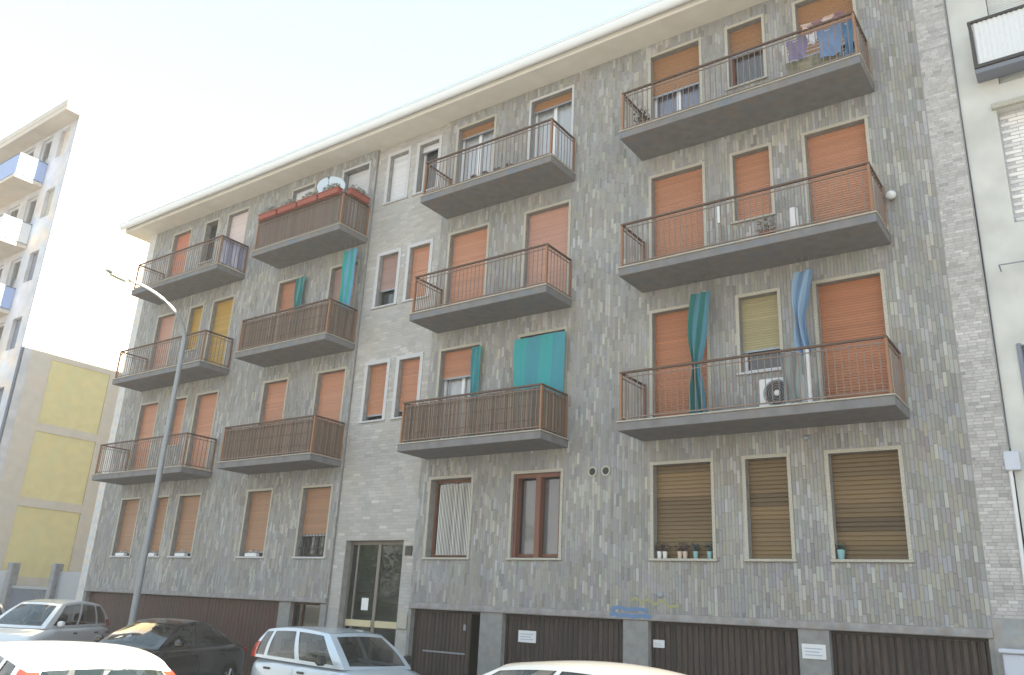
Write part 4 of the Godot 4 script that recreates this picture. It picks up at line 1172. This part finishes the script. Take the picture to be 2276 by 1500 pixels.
# ---------------------------------------------------------------- things on balconies and sills
func cloth(called: String, label: String, cat: String, at: Vector3, w: float, h: float, col: Color, folds := 3.0, amp := 0.04, turn := 0.0, col2 = null, pinch := 0.0, shift := 0.0, group := ""):
	var mb := MB.new()
	var nx := 25; var ny := 17
	var rows := []
	for j in ny:
		var t := j / float(ny - 1)        # 0 bottom
		var row := []
		for i in nx:
			var s := i / float(nx - 1)
			var k := 1.0 - pinch * exp(-pow((t - 0.42) / 0.16, 2))
			var x := (s - 0.5) * w * k + shift * (1.0 - t) * (0.3 + t) + 0.02 * sin(t * 5 + s * 4)
			var z := amp * (0.35 + 0.65 * (1 - t)) * sin(s * TAU * folds + 1.3 * sin(t * 3)) + 0.015 * sin(t * 9 + s * 7)
			row.append(V(x, t * h, z))
		rows.append(row)
	# colour along the width in stripes
	if col2 == null:
		mb.grid(rows, col)
	else:
		for b in 4:
			var part := []
			for j in ny: part.append(rows[j].slice(b * 6, b * 6 + 7))
			mb.grid(part, col if b % 2 == 0 else col2)
	var o := obj(called, mb, "cloth"); o.position = at; o.rotation.y = turn
	tag(o, label, cat, group)
	if called == "curtain":     # cords up to the slab overhead
		for l in [3, 4]:
			var up := slab_y(l) - (at.y + h)
			if up > 0.0 and up < 1.5:
				mb = MB.new()
				for q in [-0.46, -0.1, 0.3]: mb.tube([V(q * w, h - 0.02, 0), V(q * w, h + up, 0)], 0.004, -1, 5)
				var c := obj("cord", mb, "grey_metal", o); c.set_meta("kind", "stuff")
	return o

func leafy(mb: MB, c: Vector3, r: Vector3, n: int, base: Color, ls := 0.05):
	for i in n:
		var d := V(rng.randfn(), rng.randfn(), rng.randfn()).normalized() * pow(rng.randf(), 0.4)
		var p := c + d * r
		var u := V(rng.randfn(), rng.randfn(), rng.randfn()).normalized(); var w := u.cross(V(rng.randfn(), rng.randfn(), rng.randfn())).normalized()
		var k := 0.6 + 0.8 * rng.randf()
		var s := ls * (0.6 + 0.8 * rng.randf())
		mb.quad(p - u * s, p - w * s * 0.45, p + u * s, p + w * s * 0.45, Color(base.r * k, base.g * k, base.b * k))

func pot(label: String, at: Vector3, r: float, h: float, m: String, plant_h: float, leaf: Color):
	var o := thing("flower_pot", label, "plant pot", at)
	var mb := MB.new(); mb.lathe([Vector2(0.001, h * 0.9), Vector2(r * 0.9, h * 0.9), Vector2(r * 0.92, h), Vector2(r, h), Vector2(r, h * 0.86), Vector2(r * 0.92, h * 0.84), Vector2(r * 0.72, 0.0), Vector2(0.001, 0.0)], 16); obj("pot", mb, m, o)
	if plant_h > 0:
		mb = MB.new(); leafy(mb, V(0, h + plant_h * 0.45, 0), V(r * 1.3, plant_h * 0.55, r * 1.3), 110, leaf, 0.035)
		for k in 5: mb.tube([V(0, h * 0.9, 0), V(r * 0.8 * cos(k * 1.3), h + plant_h * 0.5, r * 0.8 * sin(k * 1.3))], 0.005, -1, 5, Color(0.06, 0.09, 0.03))
		obj("plant", mb, "cloth", o)

func planter(label: String, at: Vector3, w: float, turn: float, group := ""):
	var o := thing("planter_box", label, "planter", at, turn, group)
	var mb := MB.new()
	mb.cbox(V(-w / 2, 0, -0.09), V(w / 2, 0.16, 0.09), 0.015); mb.cbox(V(-w / 2 - 0.012, 0.155, -0.102), V(w / 2 + 0.012, 0.185, 0.102), 0.008)
	obj("trough", mb, "terracotta", o)
	mb = MB.new(); leafy(mb, V(0, 0.26, 0), V(w * 0.46, 0.13, 0.1), 240, Color(0.26, 0.27, 0.24), 0.035); obj("plant", mb, "cloth", o)

func ac_unit(label: String, at: Vector3, turn := 0.0):
	var o := thing("air_conditioner", label, "air conditioner", at, turn)
	var mb := MB.new(); mb.cbox(V(-0.4, 0.06, -0.14), V(0.4, 0.60, 0.14), 0.02); obj("casing", mb, "white_plastic", o)
	mb = MB.new(); mb.lathe([Vector2(0.235, 0.142), Vector2(0.235, 0.15), Vector2(0.215, 0.156), Vector2(0.205, 0.143)], 28, Color.WHITE, 2); obj("fan_ring", mb, "grey_metal", o, V(-0.08, 0.33, 0))
	mb = MB.new(); mb.lathe([Vector2(0.205, 0.142), Vector2(0.001, 0.142)], 28, Color.WHITE, 2); obj("fan_opening", mb, "dark_plastic", o, V(-0.08, 0.33, 0))
	mb = MB.new()
	for r in [0.06, 0.10, 0.14, 0.18]: mb.lathe([Vector2(r - 0.004, 0.150), Vector2(r, 0.156), Vector2(r + 0.004, 0.150)], 28, Color.WHITE, 2)
	obj("guard", mb, "grey_metal", o, V(-0.08, 0.33, 0))
	mb = MB.new(); mb.lathe([Vector2(0.05, 0.144), Vector2(0.045, 0.16), Vector2(0.001, 0.162)], 16, Color.WHITE, 2); obj("hub", mb, "white_plastic", o, V(-0.08, 0.33, 0))
	mb = MB.new(); mb.bx(-0.34, 0, -0.1, -0.26, 0.06, 0.1); mb.bx(0.26, 0, -0.1, 0.34, 0.06, 0.1); obj("feet", mb, "dark_plastic", o)

func sign_plate(label: String, at: Vector3, w: float, h: float, lines: int):
	var o := thing("notice_sign", label, "sign", at)
	var mb := MB.new(); mb.cbox(V(0, 0, 0), V(w, h, 0.012), 0.003); obj("plate", mb, "white_plastic", o)
	mb = MB.new()
	for i in lines: mb.bx(w * 0.12, h * (0.22 + 0.22 * i), 0.0122, w * (0.86 - 0.13 * (i % 2)), h * (0.30 + 0.22 * i), 0.0135)
	obj("print", mb, mat("print_grey", lin(0.42, 0.47, 0.55), 0.6), o)

func balcony_things():
	var s2 := slab_y(2) + SLAB; var s3 := slab_y(3) + SLAB; var s4 := slab_y(4) + SLAB
	var teal := Color(0.05, 0.27, 0.27); var teal2 := Color(0.08, 0.30, 0.40)
	# third stack
	cloth("curtain", "wide teal curtain drawn across the balcony door beside the narrow teal one", "curtain", V(16.28, s2 + 0.30, 0.10), 1.30, 2.05, Color(0.05, 0.32, 0.34), 5.0, 0.025, 0, Color(0.06, 0.27, 0.33))
	cloth("curtain", "narrow teal curtain gathered beside the half raised orange shutter", "curtain", V(14.55, s2 + 0.25, 0.10), 0.24, 2.1, Color(0.04, 0.21, 0.26), 2.0, 0.03, 0, teal)
	# second stack
	cloth("curtain", "short dark green curtain hanging on the brown screened balcony, left of two", "curtain", V(7.95, s3 + 0.50, 0.12), 0.34, 1.85, Color(0.03, 0.15, 0.15), 2.0, 0.035, 0, Color(0.08, 0.28, 0.30), 0.2)
	cloth("curtain", "bright green and blue curtain hanging at the right end of screened balcony", "curtain", V(10.12, s3 + 0.45, 0.30), 0.48, 2.2, Color(0.03, 0.30, 0.25), 3.0, 0.03, 0, Color(0.10, 0.29, 0.42))
	# right stack
	cloth("curtain", "twisted green and blue curtain tied beside the lower left orange shutter", "curtain", V(20.08, s2 + 0.05, 0.30), 0.36, 2.5, Color(0.025, 0.15, 0.14), 2.5, 0.05, 0, Color(0.07, 0.20, 0.27), 0.5, -0.30)
	cloth("curtain", "pale blue curtain tied beside the lower right orange shutter", "curtain", V(22.02, s2 + 1.05, 0.30), 0.30, 1.55, Color(0.22, 0.33, 0.46), 2.0, 0.05, 0, Color(0.12, 0.21, 0.34), 0.35, -0.30)
	cloth("sheet", "grey cloth hanging behind the railing beside the white pole", "cloth", V(21.86, s2 + 0.08, 0.86), 0.30, 0.86, Color(0.20, 0.22, 0.23), 2.0, 0.04, 0.2, Color(0.28, 0.32, 0.32))
	var mb := MB.new(); mb.tube([V(0, 0, 0), V(0, 1.0, 0)], 0.045, -1, 12); var wp := obj("white_pipe", mb, "white_plastic"); wp.position = V(22.08, s2 + 0.001, 0.70); tag(wp, "white upright pipe on the lowest right balcony", "pipe")
	ac_unit("white air conditioner with round fan on the lowest right balcony floor", V(21.62, s2 + 0.002, 0.52))
	# things on the middle right balcony
	pot("round dry plant in a pot on the middle right balcony", V(21.55, s3 + 0.026, 0.78), 0.14, 0.14, "terracotta", 0.30, Color(0.17, 0.14, 0.11))
	mb = MB.new(); mb.lathe([Vector2(0.001, 0.5), Vector2(0.07, 0.5), Vector2(0.075, 0.48), Vector2(0.085, 0.0), Vector2(0.001, 0.0)], 14); var bin := obj("plastic_tub", mb, "white_plastic"); bin.position = V(22.05, s3 + 0.026, 0.80); tag(bin, "slim white tub standing on the middle right balcony", "tub")
	mb = MB.new(); mb.cbox(V(-0.03, -0.2, 0.0), V(0.03, 0.2, 0.02), 0.008); var th := obj("thermometer", mb, "white_plastic"); th.position = V(20.38, s3 + 1.20, 0.013); tag(th, "small white thermometer on wall between two orange shutters", "thermometer")
	var wl := thing("wall_light", "small white lamp on wall at right end of middle balcony", "lamp", V(23.52, s3 + 0.72, 0.012))
	mb = MB.new(); mb.cbox(V(-0.05, -0.05, 0), V(0.05, 0.05, 0.04), 0.01); obj("bracket", mb, "grey_metal", wl)
	mb = MB.new(); mb.lathe([Vector2(0.001, 0.17), Vector2(0.06, 0.15), Vector2(0.085, 0.09), Vector2(0.06, 0.04), Vector2(0.02, 0.02), Vector2(0.001, 0.02)], 14, Color.WHITE, 2); obj("shade", mb, "white_plastic", wl)
	# top right balcony: plant, rack of laundry
	pot("dark leafy plant in the left corner of the top right balcony", V(19.05, s4 + 0.026, 0.68), 0.14, 0.2, "terracotta", 0.42, Color(0.06, 0.06, 0.05))
	var rack := thing("drying_rack", "folding drying rack loaded with washing on top right balcony", "drying rack", V(22.65, s4 + 0.003, 0.60))
	mb = MB.new()
	for sx in [-0.55, 0.55]:
		mb.tube([V(sx, 0, -0.22), V(sx, 0.9, 0.2)], 0.01, -1, 6); mb.tube([V(sx, 0, 0.22), V(sx, 0.9, -0.2)], 0.01, -1, 6)
	obj("legs", mb, "white_plastic", rack)
	mb = MB.new()
	for z in [-0.2, -0.1, 0.0, 0.1, 0.2]: mb.tube([V(-0.6, 0.9, z), V(0.6, 0.9, z)], 0.008, -1, 6)
	for z in [-0.2, 0.2]: mb.tube([V(-0.55, 0.5, z * 0.2), V(0.55, 0.5, z * 0.2)], 0.008, -1, 6)
	obj("rails", mb, "white_plastic", rack)
	var lx := 22.15
	for q in [["purple and grey towel at the left of the washing", Color(0.20, 0.18, 0.30), 0.34, 0.46], ["small white cloth hung in the middle of the washing", Color(0.70, 0.72, 0.78), 0.16, 0.24], ["blue towel hung at the right of the washing", Color(0.16, 0.25, 0.42), 0.40, 0.62], ["deep blue towel nearest the right corner post", Color(0.08, 0.18, 0.32), 0.16, 0.80]]:
		cloth("towel", q[0], "laundry", V(lx + q[2] / 2, s4 + 0.94 - q[3], 0.82), q[2], q[3], q[1], 1.5, 0.02, 0, null, 0.0, 0.0, "washing on the top right balcony")
		lx += q[2] + 0.03
	cloth("towel", "olive striped cloth low on the drying rack", "laundry", V(22.55, s4 + 0.22, 0.72), 0.95, 0.32, Color(0.20, 0.20, 0.14), 3.0, 0.02, 0, Color(0.30, 0.28, 0.19), 0, 0, "washing on the top right balcony")
	cloth("towel", "white cloth lying low at the right of the drying rack", "laundry", V(22.85, s4 + 0.03, 0.78), 0.5, 0.2, Color(0.62, 0.68, 0.78), 2.0, 0.03, 0, null, 0, 0, "washing on the top right balcony")
	cloth("towel", "pink and cream cloths laid along the handrail", "laundry", V(22.85, s4 + 0.93, 0.985), 0.75, 0.13, Color(0.48, 0.36, 0.33), 4.0, 0.015, 0, Color(0.22, 0.12, 0.14), 0, 0, "washing on the top right balcony")
	# top of third stack: little pots
	for k in 4:
		pot(["small pot at left of a row on white doored balcony", "second small pot in the row on white doored balcony", "third small pot in the row on white doored balcony", "last small pot in the row on white doored balcony"][k], V(14.75 + 0.34 * k, s4 + 0.026, 0.86), 0.075, 0.11, "terracotta", 0.09, Color(0.16, 0.10, 0.09))
	# top of second stack: red troughs on the rail, dish
	var tl := ["red trough at left end of the planted top balcony rail", "second red trough from left on the planted top balcony rail", "third red trough from left on the planted top balcony rail", "red trough beside the corner post of planted top balcony"]
	for k in 4: planter(tl[k], V(7.22 + 0.86 * k, s4 + 0.955, 0.99), 0.78, 0.0, "red troughs on the top balcony rail")
	planter("red trough on the side rail of planted top balcony", V(10.36, s4 + 0.955, 0.48), 0.72, PI / 2, "red troughs on the top balcony rail")
	pot("tall grey leaved plant beside the dish on planted top balcony", V(8.55, s4 + 0.026, 0.55), 0.17, 0.5, "terracotta", 1.1, Color(0.30, 0.29, 0.27))
	var ds := thing("satellite_dish", "pale blue satellite dish above the red troughs", "satellite dish", V(9.15, s4 + 0.003, 0.40))
	mb = MB.new(); mb.tube([V(0, 0, 0), V(0, 1.75, 0)], 0.022, -1, 8); mb.lathe([Vector2(0.14, 0.0), Vector2(0.14, 0.02), Vector2(0.02, 0.03)], 12); obj("mast", mb, "grey_metal", ds)
	mb = MB.new()
	var rows := []
	for i in 7:
		var row := []
		for k in 25:
			var r := 0.40 * i / 6.0
			row.append(V(r * cos(TAU * k / 24), r * sin(TAU * k / 24), 0.35 * r * r))
		rows.append(row)
	mb.grid(rows, Color.WHITE, true); var dd := obj("dish", mb, mat("dish_paint", lin(0.60, 0.68, 0.74), 0.5), ds, V(0, 1.68, 0.05)); dd.rotation = V(deg_to_rad(-18), deg_to_rad(35), 0)
	mb = MB.new(); mb.tube([V(0, -0.34, 0.03), V(0, -0.05, 0.42)], 0.01, -1, 6); mb.cbox(V(-0.03, -0.06, 0.38), V(0.03, 0.0, 0.48), 0.01); obj("feed_arm", mb, "grey_metal", dd)
	# screened middle balcony
	pot("dark plant standing above the screen at its left end", V(7.05, s3 + 0.026, 0.75), 0.17, 0.55, "terracotta", 0.55, Color(0.05, 0.045, 0.04))
	cloth("towel", "white washing hanging inside the screened middle balcony", "laundry", V(7.45, s3 + 0.62, 0.35), 0.75, 0.62, Color(0.70, 0.68, 0.64), 3.0, 0.05, 0, Color(0.55, 0.50, 0.46))
	# left top balcony washing
	cloth("towel", "pale lilac washing hung over the right end of top left balcony", "laundry", V(4.99, s4 + 0.12, 0.5), 0.85, 0.86, Color(0.52, 0.52, 0.66), 3.0, 0.03, PI / 2, Color(0.30, 0.32, 0.44))
	# sills of the raised ground floor
	var lab := ["white pots on sill of leftmost low window", "white pots on the narrow low window sill behind the lamp post", "white pots on sill of third low window from left", "white pots on sill of low window left of the grille"]
	var sx := [1.05, 2.75, 4.18, 7.35]
	for k in 4:
		var o := thing("sill_pots", lab[k], "plant pot", V(sx[k], 3.0, -0.04))
		mb = MB.new(); mb.cbox(V(-0.26 if k != 1 else -0.16, 0, -0.06), V(0.22 if k != 1 else 0.14, 0.085, 0.06), 0.012); obj("trough", mb, "white_paint", o)
		mb = MB.new(); leafy(mb, V(0, 0.13, 0), V(0.2, 0.06, 0.05), 60, Color(0.5, 0.46, 0.42), 0.025); obj("flowers", mb, "cloth", o)
	var cols := [Color(0.70, 0.70, 0.68), Color(0.68, 0.68, 0.66), Color(0.60, 0.48, 0.38), Color(0.55, 0.45, 0.38), Color(0.22, 0.42, 0.45), Color(0.20, 0.40, 0.43)]
	var names := ["white cup at left end of the crowded window sill", "second white cup on the crowded window sill", "beige cup on the crowded window sill", "small beige cup beside the teal ones on sill", "teal cup on the crowded window sill", "teal cup at right end of the crowded window sill"]
	var px := [19.02, 19.13, 19.42, 19.52, 19.72, 19.98]
	for k in 6:
		var o := thing("sill_cup", names[k], "cup", V(px[k], 3.0, -0.03), 0, "cups on the crowded sill")
		mb = MB.new(); mb.lathe([Vector2(0.001, 0.10), Vector2(0.035, 0.10), Vector2(0.045, 0.125), Vector2(0.035, 0.0), Vector2(0.001, 0.0)], 14); obj("cup", mb, mat("cup_%d" % k, cols[k].linear_to_srgb(), 0.5), o)
		mb = MB.new(); leafy(mb, V(0, 0.2, 0), V(0.09, 0.08, 0.06), 50, Color(0.12, 0.09, 0.07) if k < 4 else Color(0.05, 0.08, 0.09), 0.03); obj("plant", mb, "cloth", o)
	var tp := thing("sill_cup", "single teal pot on sill of the widest low window", "cup", V(22.20, 3.0, -0.03))
	mb = MB.new(); mb.lathe([Vector2(0.001, 0.12), Vector2(0.05, 0.12), Vector2(0.06, 0.15), Vector2(0.045, 0.0), Vector2(0.001, 0.0)], 14); obj("cup", mb, "cup_4", tp)
	mb = MB.new(); leafy(mb, V(0, 0.2, 0), V(0.08, 0.08, 0.06), 40, Color(0.04, 0.08, 0.08), 0.03); obj("plant", mb, "cloth", tp)

func street_things():
	sign_plate("large white notice on the second brown garage door", V(15.90, 1.40, -0.135), 0.42, 0.22, 3)
	sign_plate("small white notice at left of the third brown garage door", V(18.84, 1.48, -0.125), 0.22, 0.13, 2)
	sign_plate("white notice on pillar between the last two garage doors", V(21.50, 1.48, 0.002), 0.37, 0.22, 3)
	# utility cabinet at the right
	var c := thing("utility_cabinet", "pale blue grey utility cabinet on pavement at the right edge", "cabinet", V(24.56, 0.12, 0.22))
	var mb := MB.new(); mb.cbox(V(-0.24, 0.0, -0.16), V(0.6, 1.62, 0.16), 0.015); obj("casing", mb, "cabinet", c)
	mb = MB.new(); mb.cbox(V(-0.28, 1.621, -0.19), V(0.64, 1.68, 0.2), 0.012); obj("lid", mb, "cabinet", c)
	mb = MB.new(); mb.bx(-0.2, 0.08, 0.161, 0.16, 1.56, 0.168); mb.bx(0.18, 0.08, 0.161, 0.56, 1.56, 0.168); obj("door", mb, "cabinet", c)
	# aerial on the roof
	var a := thing("roof_aerial", "small television aerial on the roof near its left end", "aerial", V(0.75, 14.50, 0.1))
	mb = MB.new(); mb.tube([V(0, 0, 0), V(0, 0.95, 0)], 0.02, -1, 6); obj("mast", mb, "grey_metal", a)
	mb = MB.new(); mb.tube([V(-0.4, 0.9, 0), V(0.4, 0.9, 0)], 0.012, -1, 6)
	for k in 7: mb.tube([V(-0.38 + 0.125 * k, 0.9, -0.22), V(-0.38 + 0.125 * k, 0.9, 0.22)], 0.006, -1, 5)
	obj("elements", mb, "grey_metal", a)
	# trees across the road, mirrored in the entrance glass and the car windows
	var tl := ["leafy street tree across the road, nearer the tower block", "leafy street tree across the road, middle of three", "leafy street tree across the road, farthest from the tower block"]
	var tx := [-6.8, -2.2, 2.2]
	for k in 3:
		var t := thing("street_tree", tl[k], "tree", V(tx[k], 0.12, 17.4 - 0.8 * k), 0, "trees across the road")
		mb = MB.new(); mb.tube([V(0, 0, 0), V(0.05, 2, 0.03), V(0, 4.5, 0)], 0.16, 0.10, 10)
		for q in 6:
			var an := q * 1.05
			mb.tube([V(0, 1.2 + 0.4 * q, 0), V(0.9 * cos(an), 2.0 + 0.5 * q, 0.9 * sin(an)), V(1.6 * cos(an), 3.0 + 0.5 * q, 1.6 * sin(an))], 0.07, 0.02, 6)
		obj("trunk", mb, mat("bark_%d" % k, lin(0.12, 0.09, 0.07), 0.95), t)
		mb = MB.new()
		for q in 20:
			var an := rng.randf() * TAU; var rr := 2.0 * sqrt(rng.randf())
			leafy(mb, V(rr * cos(an), 1.5 + 4.6 * rng.randf(), rr * sin(an)), V(1.1, 0.9, 1.1), 260, Color(0.055, 0.095, 0.03), 0.11)
		obj("crown", mb, "cloth", t)
